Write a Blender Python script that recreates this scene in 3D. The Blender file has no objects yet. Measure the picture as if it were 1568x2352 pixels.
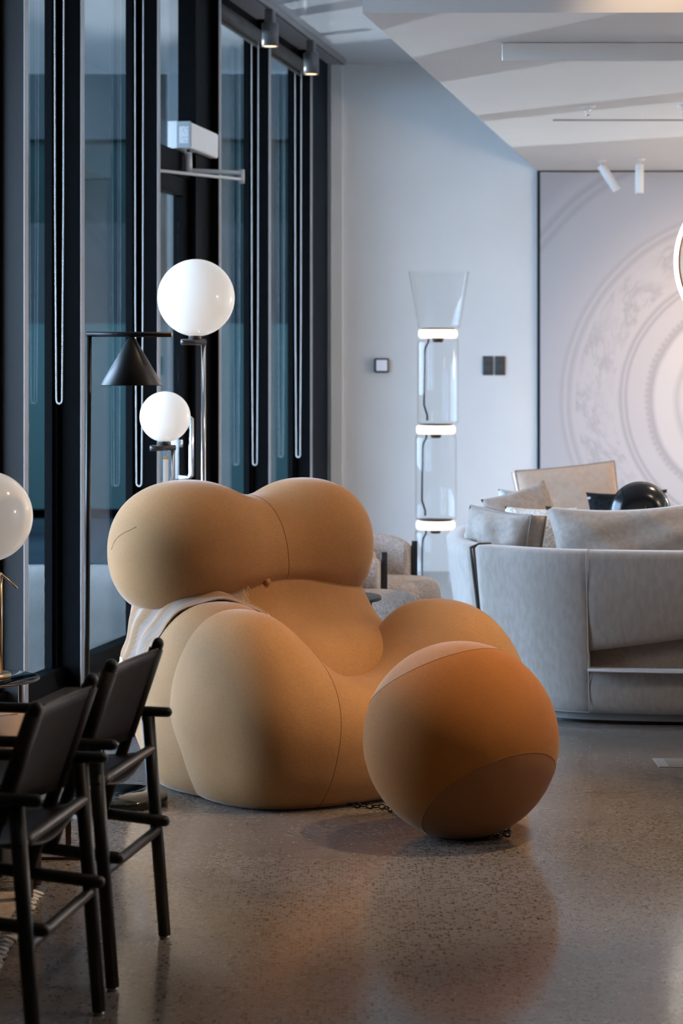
import bpy, bmesh, math, random
import numpy as np
from mathutils import Vector, Matrix, Quaternion, noise as mnoise
from mathutils.bvhtree import BVHTree

random.seed(7)
SC = bpy.context.scene
COL = SC.collection
PI = math.pi

# ------------------------------------------------------------------ camera
EYE = 1.40            # camera height in metres
FPX = 5000.0          # focal length for the 1568 x 2352 frame, in pixels
cam_data = bpy.data.cameras.new('camera')
cam = bpy.data.objects.new('camera', cam_data)
COL.objects.link(cam)
cam.location = (0, 0, EYE)
cam.rotation_euler = (PI / 2, 0, 0)
cam_data.sensor_fit = 'VERTICAL'
cam_data.sensor_height = 36.0
cam_data.lens = FPX / 2352 * 36.0
cam_data.shift_y = -(1176 - 860) / 2352
cam_data.clip_end = 300
cam_data.dof.use_dof = True
cam_data.dof.focus_distance = 7.15
cam_data.dof.aperture_fstop = 5.0
SC.camera = cam

# ------------------------------------------------------------------ view, sky
SC.view_settings.view_transform = 'Standard'
SC.view_settings.look = 'None'
SC.view_settings.gamma = 1.0
SC.view_settings.use_curve_mapping = False
SC.view_settings.exposure = 0.08

world = bpy.data.worlds.new('overcast_sky')
SC.world = world
world.use_nodes = True
wn, wl = world.node_tree.nodes, world.node_tree.links
wbg = wn['Background']
wbg.inputs['Color'].default_value = (0.53, 0.71, 0.96, 1)
wbg.inputs['Strength'].default_value = 21.5


def lamp(name, kind, loc, target, energy, color, **kw):
    d = bpy.data.lights.new(name, kind)
    d.energy = energy
    d.color = color
    for k, v in kw.items():
        setattr(d, k, v)
    o = bpy.data.objects.new(name, d)
    COL.objects.link(o)
    o.location = loc
    o.rotation_euler = (Vector(target) - Vector(loc)).to_track_quat('-Z', 'Y').to_euler()
    return o
# assumed unseen spot heads of the showroom ceiling (warm), aimed at the pieces on display
WARM = (1.0, 0.70, 0.43)
SOFTW = (1.0, 0.78, 0.58)
lamp('spot_over_ball', 'SPOT', (1.70, 6.55, 3.45), (0.22, 6.55, 0), 270, WARM, spot_size=math.radians(44), spot_blend=0.6, shadow_soft_size=0.04)
lamp('spot_over_seat', 'SPOT', (1.10, 7.35, 3.45), (-0.15, 7.50, 0.5), 150, WARM, spot_size=math.radians(50), spot_blend=0.6, shadow_soft_size=0.06)
lamp('spot_over_sofa', 'SPOT', (2.6, 9.9, 2.75), (1.6, 9.6, 0.5), 130, SOFTW, spot_size=math.radians(85), spot_blend=0.8, shadow_soft_size=0.08)
lamp('spot_on_mural', 'SPOT', (2.9, 13.2, 2.75), (2.95, 15.4, 1.1), 160, WARM, spot_size=math.radians(80), spot_blend=0.9, shadow_soft_size=0.1)
lamp('spot_on_fascia', 'SPOT', (1.30, 8.42, 3.52), (1.30, 8.66, 2.9), 40, WARM, spot_size=math.radians(70), spot_blend=0.9, shadow_soft_size=0.04)
lamp('spot_foreground', 'SPOT', (1.4, 4.6, 3.5), (0.9, 5.2, 0), 70, SOFTW, spot_size=math.radians(70), spot_blend=0.8, shadow_soft_size=0.08)
# unseen warm fill points added on the right, without fixtures
lamp('warm_fill_light', 'POINT', (4.3, 13.0, 1.6), (4.3, 13.0, 0), 110, SOFTW, shadow_soft_size=0.2)
lamp('warm_fill_light', 'POINT', (4.2, 6.6, 1.9), (4.2, 6.6, 0), 60, SOFTW, shadow_soft_size=0.2)
lamp('sofa_back_fill_spot', 'SPOT', (3.7, 5.4, 3.45), (1.9, 8.6, 0.35), 110, SOFTW, spot_size=math.radians(40), spot_blend=0.8, shadow_soft_size=0.08)  # unseen spot added as warm fill for the sofa back
# unseen spot added outside, throwing streaks up through the far windows onto the ceiling
lamp('added_streak_spot', 'SPOT', (-4.4, 17.2, 0.15), (1.3, 11.4, 2.85), 1800, (0.94, 0.97, 1.0), spot_size=math.radians(46), spot_blend=0.5, shadow_soft_size=0.03)


# ------------------------------------------------------------------ helpers
def tag(o, label, cat, group=None, kind=None):
    o['label'] = label
    if cat:
        o['category'] = cat
    if group:
        o['group'] = group
    if kind:
        o['kind'] = kind
    return o


def thing(name, label, cat, loc=(0, 0, 0), rz=0.0, group=None):
    o = bpy.data.objects.new(name, None)
    o.empty_display_size = 0.1
    COL.objects.link(o)
    o.location = loc
    o.rotation_euler = (0, 0, rz)
    return tag(o, label, cat, group)


def obj(name, me, mat=None, parent=None, smooth=True, world_space=False):
    """Link mesh data (a bmesh or a mesh) as one object."""
    if isinstance(me, bmesh.types.BMesh):
        bm = me
        bmesh.ops.recalc_face_normals(bm, faces=bm.faces)
        me = bpy.data.meshes.new(name)
        bm.to_mesh(me)
        bm.free()
    if smooth:
        me.polygons.foreach_set('use_smooth', [True] * len(me.polygons))
    if mat is not None and not me.materials:
        me.materials.append(mat)
    o = bpy.data.objects.new(name, me)
    COL.objects.link(o)
    if parent is not None:
        o.parent = parent
        if world_space:
            bpy.context.view_layer.update()
            o.matrix_parent_inverse = parent.matrix_world.inverted()
    return o


def sharp(o, ang=35):
    """Smooth shading with hard edges above an angle."""
    bm = bmesh.new()
    bm.from_mesh(o.data)
    lim = math.radians(ang)
    for e in bm.edges:
        if len(e.link_faces) == 2 and e.calc_face_angle(0) > lim:
            e.smooth = False
    bm.to_mesh(o.data)
    bm.free()
    return o


def struct(name, me, mat, parent=None, smooth=False):
    o = obj(name, me, mat, parent, smooth)
    if parent is None:
        o['kind'] = 'structure'
    return o


def box(bm, c, s, bev=0.0, rot=None, seg=2):
    """Box with centre c and full size s, bevelled."""
    m = Matrix.Translation(Vector(c))
    if rot is not None:
        m = m @ rot.to_4x4()
    m = m @ Matrix.Diagonal((s[0], s[1], s[2], 1))
    r = bmesh.ops.create_cube(bm, size=1, matrix=m)
    if bev > 0:
        es = list({e for v in r['verts'] for e in v.link_edges})
        bmesh.ops.bevel(bm, geom=es, offset=bev, segments=seg, affect='EDGES', profile=0.5)
    return bm


def mkbox(c, s, bev=0.0, rot=None, seg=2):
    return box(bmesh.new(), c, s, bev, rot, seg)


def prism(bm, pts, z0, z1):
    """Vertical prism over a plan polygon."""
    a = [bm.verts.new((p[0], p[1], z0)) for p in pts]
    b = [bm.verts.new((p[0], p[1], z1)) for p in pts]
    n = len(pts)
    bm.faces.new(a[::-1])
    bm.faces.new(b)
    for i in range(n):
        bm.faces.new((a[i], a[(i + 1) % n], b[(i + 1) % n], b[i]))
    return bm


def tube(bm, pts, rad, seg=12, caps=True, closed=False, dome=False):
    """Tube along a polyline; rad is a number or a list."""
    P = [Vector(p) for p in pts]
    n = len(P)
    rads = rad if isinstance(rad, (list, tuple)) else [rad] * n
    if dome and not closed:
        d0 = (P[0] - P[1]).normalized()
        d1 = (P[-1] - P[-2]).normalized()
        pre, post, r0, r1 = [], [], [], []
        for a in (80, 55, 28):
            t = math.radians(a)
            pre.append(P[0] + d0 * rads[0] * math.sin(t))
            r0.append(rads[0] * math.cos(t))
        for a in (28, 55, 80):
            t = math.radians(a)
            post.append(P[-1] + d1 * rads[-1] * math.sin(t))
            r1.append(rads[-1] * math.cos(t))
        P = pre + P + post
        rads = r0 + list(rads) + r1
        n = len(P)
    rings = []
    up = None
    for i in range(n):
        if closed:
            t = (P[(i + 1) % n] - P[i - 1]).normalized()
        elif i == 0:
            t = (P[1] - P[0]).normalized()
        elif i == n - 1:
            t = (P[-1] - P[-2]).normalized()
        else:
            t = ((P[i + 1] - P[i]).normalized() + (P[i] - P[i - 1]).normalized()).normalized()
        if up is None:
            up = Vector((0, 0, 1)) if abs(t.z) < 0.9 else Vector((1, 0, 0))
        up = (up - t * up.dot(t)).normalized()
        sd = t.cross(up)
        rings.append([bm.verts.new(P[i] + (up * math.cos(2 * PI * k / seg) + sd * math.sin(2 * PI * k / seg)) * rads[i]) for k in range(seg)])
    m = n if closed else n - 1
    for i in range(m):
        a, b = rings[i], rings[(i + 1) % n]
        for k in range(seg):
            bm.faces.new((a[k], a[(k + 1) % seg], b[(k + 1) % seg], b[k]))
    if caps and not closed:
        bm.faces.new(rings[0][::-1])
        bm.faces.new(rings[-1])
    return bm


def mktube(pts, rad, **kw):
    return tube(bmesh.new(), pts, rad, **kw)


def lathe(bm, prof, seg=40, c=(0, 0, 0), close=False):
    """Revolve (r, z) pairs about the vertical through c."""
    rings = []
    for r, z in prof:
        if r < 1e-6:
            rings.append([bm.verts.new((c[0], c[1], c[2] + z))])
        else:
            rings.append([bm.verts.new((c[0] + r * math.cos(2 * PI * k / seg), c[1] + r * math.sin(2 * PI * k / seg), c[2] + z)) for k in range(seg)])
    pairs = list(zip(rings[:-1], rings[1:]))
    if close:
        pairs.append((rings[-1], rings[0]))
    for a, b in pairs:
        for k in range(seg):
            k2 = (k + 1) % seg
            if len(a) == 1 and len(b) == 1:
                continue
            if len(a) == 1:
                bm.faces.new((a[0], b[k], b[k2]))
            elif len(b) == 1:
                bm.faces.new((a[k], a[k2], b[0]))
            else:
                bm.faces.new((a[k], a[k2], b[k2], b[k]))
    return bm


def mklathe(prof, seg=40, c=(0, 0, 0), close=False):
    return lathe(bmesh.new(), prof, seg, c, close)


def sphere(bm, c, r, u=32, v=20):
    bmesh.ops.create_uvsphere(bm, u_segments=u, v_segments=v, radius=1, matrix=Matrix.Translation(Vector(c)) @ Matrix.Diagonal((r, r, r, 1) if not hasattr(r, '__len__') else (r[0], r[1], r[2], 1)))
    return bm


def grid_mesh(bm, rows, closed_u=False):
    V = [[bm.verts.new(p) for p in row] for row in rows]
    for i in range(len(V) - 1):
        n = len(V[i])
        for j in range(n if closed_u else n - 1):
            bm.faces.new((V[i][j], V[i][(j + 1) % n], V[i + 1][(j + 1) % n], V[i + 1][j]))
    return V


def even(pts, n, closed=True):
    P = pts + ([pts[0]] if closed else [])
    d = [0]
    for a, b in zip(P[:-1], P[1:]):
        d.append(d[-1] + (b - a).length)
    out, j = [], 0
    for k in range(n):
        t = d[-1] * k / (n if closed else n - 1)
        while j < len(d) - 2 and d[j + 1] < t:
            j += 1
        u = (t - d[j]) / max(d[j + 1] - d[j], 1e-9)
        out.append(P[j].lerp(P[j + 1], u))
    return out


# ------------------------------------------------------------------ materials
def mat(name, color, rough=0.5, metal=0.0, spec=0.5, **kw):
    m = bpy.data.materials.new(name)
    m.use_nodes = True
    b = m.node_tree.nodes['Principled BSDF']
    b.inputs['Base Color'].default_value = (*color, 1)
    b.inputs['Roughness'].default_value = rough
    b.inputs['Metallic'].default_value = metal
    b.inputs['Specular IOR Level'].default_value = spec
    for k, v in kw.items():
        b.inputs[k.replace('_', ' ')].default_value = v
    return m


def nodes(m):
    return m.node_tree.nodes, m.node_tree.links, m.node_tree.nodes['Principled BSDF']


def ramp(N, stops, interp='LINEAR'):
    r = N.new('ShaderNodeValToRGB')
    r.color_ramp.interpolation = interp
    e = r.color_ramp.elements
    while len(e) < len(stops):
        e.new(0.5)
    for k, (p, c) in enumerate(stops):
        e[k].position = p
        e[k].color = (*c, 1) if len(c) == 3 else c
    return r


def coords(N, L, scale=(1, 1, 1), kind='Object'):
    tc = N.new('ShaderNodeTexCoord')
    mp = N.new('ShaderNodeMapping')
    mp.inputs['Scale'].default_value = scale
    L.new(tc.outputs[kind], mp.inputs['Vector'])
    return mp.outputs['Vector']


def noise_tex(N, L, vec, scale, detail=3, rough=0.5):
    t = N.new('ShaderNodeTexNoise')
    t.inputs['Scale'].default_value = scale
    t.inputs['Detail'].default_value = detail
    t.inputs['Roughness'].default_value = rough
    if vec is not None:
        L.new(vec, t.inputs['Vector'])
    return t


def vary(m, c1, c2, scale=8, detail=4, bump=0.0, bscale=200, bdist=0.002, vscale=(1, 1, 1)):
    """Two-tone noise colour plus fine noise relief."""
    N, L, b = nodes(m)
    v = coords(N, L, vscale)
    t = noise_tex(N, L, v, scale, detail)
    r = ramp(N, [(0.35, c1), (0.65, c2)])
    L.new(t.outputs['Fac'], r.inputs['Fac'])
    L.new(r.outputs['Color'], b.inputs['Base Color'])
    if bump:
        t2 = noise_tex(N, L, v, bscale, 2)
        bp = N.new('ShaderNodeBump')
        bp.inputs['Strength'].default_value = bump
        bp.inputs['Distance'].default_value = bdist
        L.new(t2.outputs['Fac'], bp.inputs['Height'])
        L.new(bp.outputs['Normal'], b.inputs['Normal'])
    return m


def glow(name, color, strength):
    m = mat(name, color, 0.3)
    N, L, b = nodes(m)
    b.inputs['Emission Color'].default_value = (*color, 1)
    b.inputs['Emission Strength'].default_value = strength
    return m


def thin_glass(name, tint=(1, 1, 1), ior=1.5, rough=0.0):
    """A thin pane: Fresnel mix of a tinted see-through and a mirror lobe."""
    m = bpy.data.materials.new(name)
    m.use_nodes = True
    N, L = m.node_tree.nodes, m.node_tree.links
    N.remove(N['Principled BSDF'])
    out = N['Material Output']
    fr = N.new('ShaderNodeFresnel')
    ge = N.new('ShaderNodeNewGeometry')
    mr = N.new('ShaderNodeMapRange')            # same reflectance from either side of the sheet
    mr.inputs['To Min'].default_value = ior
    mr.inputs['To Max'].default_value = 1 / ior
    L.new(ge.outputs['Backfacing'], mr.inputs['Value'])
    L.new(mr.outputs['Result'], fr.inputs['IOR'])
    tr = N.new('ShaderNodeBsdfTransparent')
    tr.inputs['Color'].default_value = (*tint, 1)
    gl = N.new('ShaderNodeBsdfGlossy')
    gl.inputs['Roughness'].default_value = rough
    mx = N.new('ShaderNodeMixShader')
    L.new(fr.outputs['Fac'], mx.inputs['Fac'])
    L.new(tr.outputs['BSDF'], mx.inputs[1])
    L.new(gl.outputs['BSDF'], mx.inputs[2])
    L.new(mx.outputs['Shader'], out.inputs['Surface'])
    return m

# ------------------------------------------------------------------ room materials
WHITE = vary(mat('white_plaster', (0.72, 0.72, 0.71), 0.75, spec=0.3), (0.71, 0.71, 0.70), (0.74, 0.74, 0.73), 2, 3, 0.05, 120, 0.001)
CEIL = vary(mat('ceiling_paint', (0.74, 0.73, 0.71), 0.6, spec=0.3), (0.73, 0.72, 0.70), (0.75, 0.74, 0.72), 2)
GLOSSCEIL = mat('stretched_gloss_ceiling', (0.62, 0.64, 0.66), 0.12, spec=0.9)
FRAME = vary(mat('black_coated_aluminium', (0.012, 0.013, 0.015), 0.42, spec=0.025), (0.0018, 0.0020, 0.0023), (0.0026, 0.0028, 0.003), 20)
EDGE = mat('mullion_edge_glint', (0.34, 0.32, 0.31), 0.35, 0.2)  # pale grey stands in for grazing light on the dark mullion fronts
GLASS = thin_glass('tinted_window_glass', (0.89, 0.93, 0.96), 1.16)
WHITE_METAL = mat('white_powder_coat', (0.75, 0.74, 0.72), 0.45)
GREY_METAL = mat('silver_lacquer', (0.52, 0.51, 0.50), 0.4, 0.2)
CHROME = mat('chrome', (0.75, 0.76, 0.78), 0.12, 1.0)
BLACK = mat('matt_black_lacquer', (0.012, 0.012, 0.013), 0.42)

# polished concrete
CONC = mat('polished_concrete', (0.2, 0.18, 0.16), 0.2, spec=0.5)
N, L, b = nodes(CONC)
v = coords(N, L)
t1 = noise_tex(N, L, v, 1.3, 5, 0.6)
r1 = ramp(N, [(0.3, (0.150, 0.130, 0.115)), (0.7, (0.215, 0.190, 0.168))])
L.new(t1.outputs['Fac'], r1.inputs['Fac'])
vo = N.new('ShaderNodeTexVoronoi')
vo.inputs['Scale'].default_value = 105
vo.inputs['Randomness'].default_value = 1.0
L.new(v, vo.inputs['Vector'])
# aggregate: each cell gets its own tone
sp = N.new('ShaderNodeSeparateColor')
L.new(vo.outputs['Color'], sp.inputs['Color'])
tone = ramp(N, [(0.0, (0.10, 0.10, 0.10)), (0.22, (0.22, 0.21, 0.21)), (0.38, (0.80, 0.80, 0.80)), (0.90, (1.1, 1.1, 1.1)), (0.97, (1.3, 1.28, 1.25)), (1.0, (1.6, 1.58, 1.55))])
L.new(sp.outputs['Red'], tone.inputs['Fac'])
dist = ramp(N, [(0.30, (1, 1, 1)), (0.62, (0, 0, 0))])
L.new(vo.outputs['Distance'], dist.inputs['Fac'])
one = N.new('ShaderNodeMix')
one.data_type = 'RGBA'
one.inputs['A'].default_value = (1, 1, 1, 1)
L.new(dist.outputs['Color'], one.inputs['Factor'])
L.new(tone.outputs['Color'], one.inputs['B'])
mul = N.new('ShaderNodeMix')
mul.data_type = 'RGBA'
mul.blend_type = 'MULTIPLY'
mul.inputs['Factor'].default_value = 1.0
L.new(r1.outputs['Color'], mul.inputs['A'])
L.new(one.outputs['Result'], mul.inputs['B'])
L.new(mul.outputs['Result'], b.inputs['Base Color'])
t3 = noise_tex(N, L, v, 9, 4, 0.6)
rr_ = N.new('ShaderNodeMapRange')
rr_.inputs['To Min'].default_value = 0.09
rr_.inputs['To Max'].default_value = 0.17
L.new(t3.outputs['Fac'], rr_.inputs['Value'])
L.new(rr_.outputs['Result'], b.inputs['Roughness'])
bp = N.new('ShaderNodeBump')
bp.inputs['Strength'].default_value = 0.08
bp.inputs['Distance'].default_value = 0.002
t4 = noise_tex(N, L, v, 40, 3)
L.new(t4.outputs['Fac'], bp.inputs['Height'])
L.new(bp.outputs['Normal'], b.inputs['Normal'])

# ------------------------------------------------------------------ shell
ZC, ZL, YB = 3.607, 2.846, 15.48     # high ceiling, dropped ceiling, rear wall


def wx(y, off=0.0):
    """Plan point on the window line at depth y, off metres into the room."""
    return Vector((0.19 * y - 3.018, y, 0)) + Vector((0.98242, -0.18666, 0)) * off


def slab_w(bm, y0, y1, o0, o1, z0, z1):
    return prism(bm, [wx(y0, o0), wx(y1, o0), wx(y1, o1), wx(y0, o1)], z0, z1)


flo = struct('floor', mkbox((0.5, 5.5, -0.16), (11, 21, 0.3)), mat('floor_screed', (0.03, 0.03, 0.03), 0.9))
obj('concrete_slab', mkbox((0.5, 1.145, -0.005), (11, 12.286, 0.01)), CONC, flo, False)
obj('concrete_slab', mkbox((0.5, 11.646, -0.005), (11, 8.708, 0.01)), CONC, flo, False)
struct('wall_back', mkbox((2.93, YB + 0.1, 1.85), (6.26, 0.2, 3.9)), WHITE)
struct('trim_1', mkbox((-0.035, YB - 0.012, 1.8), (0.085, 0.03, 3.6), 0.003), WHITE)
struct('wall_right', mkbox((5.1, 10.75, 1.85), (0.2, 10.5, 3.9)), WHITE)
struct('wall_right_near', mkbox((5.1, 0.25, 1.85), (0.2, 10.5, 3.9)), vary(mat('dark_oak_panelling', (0.07, 0.055, 0.045), 0.6, spec=0.2), (0.06, 0.047, 0.038), (0.08, 0.063, 0.052), 3))
CHAR = vary(mat('charcoal_paint', (0.06, 0.055, 0.05), 0.8, spec=0.2), (0.16, 0.15, 0.14), (0.19, 0.18, 0.165), 3)
struct('wall_front', mkbox((0.5, -4.1, 1.85), (11, 0.2, 3.9)), CHAR)
struct('ceiling', mkbox((0.5, 5.5, ZC + 0.1), (11, 21, 0.2)), GLOSSCEIL)
bm = bmesh.new()
prism(bm, [(0.0836, 8.71), (5.0, 8.66), (5.0, YB), (1.396, YB)], ZL, ZC)
dc = struct('ceiling_dropped', bm, CEIL)

# ------------------------------------------------------------------ glazed wall
EDGES = [8.99, 9.747, 10.997, 12.257, 13.52, 14.79]
near_edges = [6.80, 7.90]
ALL = near_edges + EDGES
MW, MD = 0.055, 0.145


PIERM = mat('brown_reflection_pier', (0.026, 0.023, 0.020), 0.35, spec=0.12)  # brown-grey base paints the room's reflection on this one mullion


def mullion(parent, y0, deep=MD):
    m = obj('mullion', slab_w(bmesh.new(), y0, y0 + MW, -deep, -0.004, 0, ZC), PIERM if abs(y0 - 8.99) < 0.01 else FRAME, parent, False)
    obj('front_glint_strip', slab_w(bmesh.new(), y0 + 0.002, y0 + MW - 0.002, -0.004, 0.0, 0, ZC), EDGE, m, False)
    return m


wi = 0
BAYS = []
for k in range(len(ALL)):
    y0 = ALL[k]
    y1 = ALL[k + 1] if k + 1 < len(ALL) else None
    if y1 is None:
        continue
    wi += 1
    BAYS.append((y0 + MW, y1))
    if abs(y0 - 10.997) < 0.01:
        w = struct('door_1', slab_w(bmesh.new(), y0 + MW, y1, -0.145, -0.075, 2.47, 2.60), FRAME)
        mullion(w, y0)
        o = obj('threshold', slab_w(bmesh.new(), y0 + MW, y1, -0.145, -0.06, 0, 0.02), GREY_METAL, w, False)
        obj('transom_pane', slab_w(bmesh.new(), y0 + MW + 0.04, y1 - 0.32, -0.125, -0.119, 2.60, ZC - 0.1), GLASS, w, False)
        obj('head_rail', slab_w(bmesh.new(), y0 + MW, y1, -0.145, -0.08, ZC - 0.1, ZC), FRAME, w, False)
        obj('side_panel', slab_w(bmesh.new(), y1 - 0.34, y1, -0.145, -0.045, 0.02, ZC), FRAME, w, False)
        # leaf
        ya, yb = y0 + MW + 0.01, y1 - 0.345
        leaf = obj('door_leaf', slab_w(bmesh.new(), yb - 0.11, yb, -0.14, -0.085, 0.02, 2.465), FRAME, w, False)
        obj('stile', slab_w(bmesh.new(), ya, ya + 0.09, -0.14, -0.085, 0.02, 2.465), FRAME, leaf, False)
        obj('rail', slab_w(bmesh.new(), ya + 0.09, yb - 0.11, -0.14, -0.085, 2.37, 2.465), FRAME, leaf, False)
        obj('rail', slab_w(bmesh.new(), ya + 0.09, yb - 0.11, -0.14, -0.085, 0.02, 0.2), FRAME, leaf, False)
        obj('pane', slab_w(bmesh.new(), ya + 0.09, yb - 0.11, -0.118, -0.112, 0.2, 2.37), GLASS, leaf, False)
        yh = 11.70
        hp = [wx(yh, -0.085), wx(yh, 0.0)]
        bm = bmesh.new()
        tube(bm, [wx(yh, -0.085) + Vector((0, 0, 1.17)), wx(yh, -0.025) + Vector((0, 0, 1.17)), wx(yh, -0.012) + Vector((0, 0, 1.157)), wx(yh, -0.012) + Vector((0, 0, 0.86)), wx(yh, -0.025) + Vector((0, 0, 0.845)), wx(yh, -0.085) + Vector((0, 0, 0.845))], 0.0135, seg=14)
        hd = obj('pull_handle', bm, CHROME, leaf)
        hd['label'] = 'chrome bow pull handle'
        bm = mkbox(wx(11.62, -0.080) + Vector((0, 0, 0.96)), (0.04, 0.012, 0.24), 0.003, Matrix.Rotation(-0.19, 3, 'Z'))
        obj('lock_plate', bm, GREY_METAL, leaf)
        bm = mktube([wx(11.66, -0.08) + Vector((0, 0, 1.03)), wx(11.66, -0.05) + Vector((0, 0, 1.03))], 0.02, seg=18)
        obj('lock_cylinder', bm, CHROME, leaf)
        continue
    w = struct('window_%d' % wi, slab_w(bmesh.new(), y0 + MW, y1, -0.145, -0.07, 0, 0.09), FRAME)
    mullion(w, y0)
    obj('head_rail', slab_w(bmesh.new(), y0 + MW, y1, -0.145, -0.08, ZC - 0.10, ZC), FRAME, w, False)
    obj('pane', slab_w(bmesh.new(), y0 + MW, y1, -0.128, -0.122, 0.09, ZC - 0.10), GLASS, w, False)
    for ya, yb in ((y0 + MW, y0 + MW + 0.035), (y1 - 0.045, y1)):
        obj('sash', slab_w(bmesh.new(), ya, yb, -0.145, -0.098, 0.09, ZC - 0.10), FRAME, w, False)
    obj('sash', slab_w(bmesh.new(), y1 - 0.075, y1 - 0.052, -0.145, -0.110, 0.09, ZC - 0.10), FRAME, w, False)
struct('wall_left_block', slab_w(bmesh.new(), -4.2, near_edges[0], -0.145, -0.0, 0, ZC), CHAR)  # unseen solid stretch added to block daylight from the near side
w = struct('wall_left', slab_w(bmesh.new(), ALL[-1] + MW, YB + 0.01, -0.145, -0.02, 0, ZC), vary(mat('dark_blue_panel', (0.012, 0.02, 0.03), 0.6, spec=0.08), (0.005, 0.011, 0.019), (0.007, 0.014, 0.023), 6))
mullion(w, ALL[-1])

# roller blinds with bead chains
BEAD = mat('steel_bead_chain', (0.70, 0.70, 0.68), 0.4, 0.0)
TUBEM = mat('blind_cassette', (0.06, 0.058, 0.055), 0.5)


BEAD_V = [(math.cos(2 * PI * k / 5) * math.cos(a), math.sin(2 * PI * k / 5) * math.cos(a), math.sin(a)) for a in (-0.6, 0.6) for k in range(5)] + [(0, 0, -1), (0, 0, 1)]
BEAD_F = [(k, (k + 1) % 5, 5 + (k + 1) % 5, 5 + k) for k in range(5)] + [((k + 1) % 5, k, 10) for k in range(5)] + [(5 + k, 5 + (k + 1) % 5, 11) for k in range(5)]


def bead_run(path, step=0.0085, r=0.0044):
    """A string of little beads as one mesh."""
    P = [Vector(p) for p in path]
    L_ = sum((b_ - a_).length for a_, b_ in zip(P[:-1], P[1:]))
    V_, F_ = [], []
    for p in even(P, int(L_ / step), False):
        n = len(V_)
        V_ += [(p.x + q[0] * r, p.y + q[1] * r, p.z + q[2] * r) for q in BEAD_V]
        F_ += [tuple(i + n for i in f) for f in BEAD_F]
    me = bpy.data.meshes.new('bead_chain')
    me.from_pydata(V_, [], F_)
    return me


def roller(y0, y1, zb, label, chain=True):
    a, c = wx(y0 + 0.03, -0.06), wx(y1 - 0.03, -0.06)
    t = thing('roller_blind', label, 'blind', (a.x, a.y, 0), group='roller blinds rolled up in the windows')
    A, C = Vector((0, 0, 3.488)), c - a + Vector((0, 0, 3.488))
    obj('cassette', mktube([A, C], 0.046, seg=20), TUBEM, t)
    obj('hem_bar', mktube([A + Vector((0, 0, -0.058)), C + Vector((0, 0, -0.058))], 0.010, seg=10), TUBEM, t)
    if chain:
        yc = y1 - 0.115
        p1, p2 = wx(yc, -0.085) - Vector((a.x, a.y, 0)), wx(yc, -0.042) - Vector((a.x, a.y, 0))
        mid = (p1 + p2) / 2
        d = (p2 - p1) / 2
        path = [p1 + Vector((0, 0, 3.48)), p1 * 0.9 + mid * 0.1 + Vector((0, 0, zb + 0.9)), mid - d * 0.62 + Vector((0, 0, zb + 0.03))]
        path += [mid + d * 0.62 * math.cos(x) + Vector((0, 0, zb + 0.018 + 0.018 * -math.sin(x))) for x in (PI * 0.95, PI * 0.8, PI * 0.65, PI * .5, PI * .35, PI * .2, PI * .05)]
        path += [mid + d * 0.62 + Vector((0, 0, zb + 0.03)), p2 * 0.9 + mid * 0.1 + Vector((0, 0, zb + 0.9)), p2 + Vector((0, 0, 3.48))]
        o = obj('bead_chain', bead_run(path), BEAD, t)
        o['kind'] = 'stuff'
        o['label'] = 'looped steel bead chain'
    return t


roller(8.99 + MW, 9.747, 1.27, 'rolled-up blind with bead chain nearest the camera, its loop hanging highest')
roller(9.747 + MW, 10.997, 0.84, 'rolled-up blind with bead chain behind the black cone lamp, before the door')
roller(12.257 + MW, 13.52, 0.84, 'rolled-up blind with bead chain just beyond the glass door')
roller(13.52 + MW, 14.79, 0.84, 'rolled-up blind with bead chain farthest from the camera, by the white wall')

# ------------------------------------------------------------------ door closer
dcz = thing('door_closer', 'silver box door closer with folding arm above the glass door', 'door closer', wx(11.63, -0.07))
o_ = wx(11.63, -0.07)


def rel(p):
    return p - o_


bm = bmesh.new()
prism(bm, [rel(wx(11.66, -0.075)), rel(wx(12.25, -0.075)), rel(wx(12.25, -0.002)), rel(wx(11.66, -0.002))], 2.615, 2.752)
bmesh.ops.bevel(bm, geom=bm.edges[:], offset=0.006, segments=2, affect='EDGES')
obj('cover', bm, WHITE_METAL, dcz, False)
bm = bmesh.new()
prism(bm, [rel(wx(11.645, -0.075)), rel(wx(11.66, -0.075)), rel(wx(11.66, -0.004)), rel(wx(11.645, -0.004))], 2.613, 2.755)
ec = obj('end_cap', bm, mat('grey_end_cap', (0.28, 0.31, 0.31), 0.5), dcz, False)
bm = bmesh.new()
prism(bm, [rel(wx(11.6435, -0.064)), rel(wx(11.645, -0.064)), rel(wx(11.645, -0.014)), rel(wx(11.6435, -0.014))], 2.638, 2.728)
STICK = mat('printed_sticker', (0.62, 0.63, 0.62), 0.5)
N, L, b = nodes(STICK)
v = coords(N, L, (45, 45, 190))
t = noise_tex(N, L, v, 2.0, 2)
r = ramp(N, [(0.40, (0.36, 0.37, 0.37)), (0.5, (0.62, 0.63, 0.62))])
L.new(t.outputs['Fac'], r.inputs['Fac'])
L.new(r.outputs['Color'], b.inputs['Base Color'])
obj('sticker', bm, STICK, ec, False)
for zz, oo in ((2.735, -0.055), (2.628, -0.010)):
    obj('screw', mklathe([(0, 0.003), (0.003, 0.002), (0.004, 0)], 10, rel(wx(11.642, oo)) + Vector((0, 0, zz))), CHROME, ec)
bm = bmesh.new()
prism(bm, [rel(wx(11.645, -0.128)), rel(wx(12.25, -0.128)), rel(wx(12.25, -0.077)), rel(wx(11.645, -0.077))], 2.612, 2.757)
obj('mounting_plate', bm, GREY_METAL, dcz, False)
pv = rel(wx(11.76, -0.045))
obj('spindle', mktube([pv + Vector((0, 0, 2.60)), pv + Vector((0, 0, 2.615))], 0.012, seg=14), BLACK, dcz)
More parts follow.
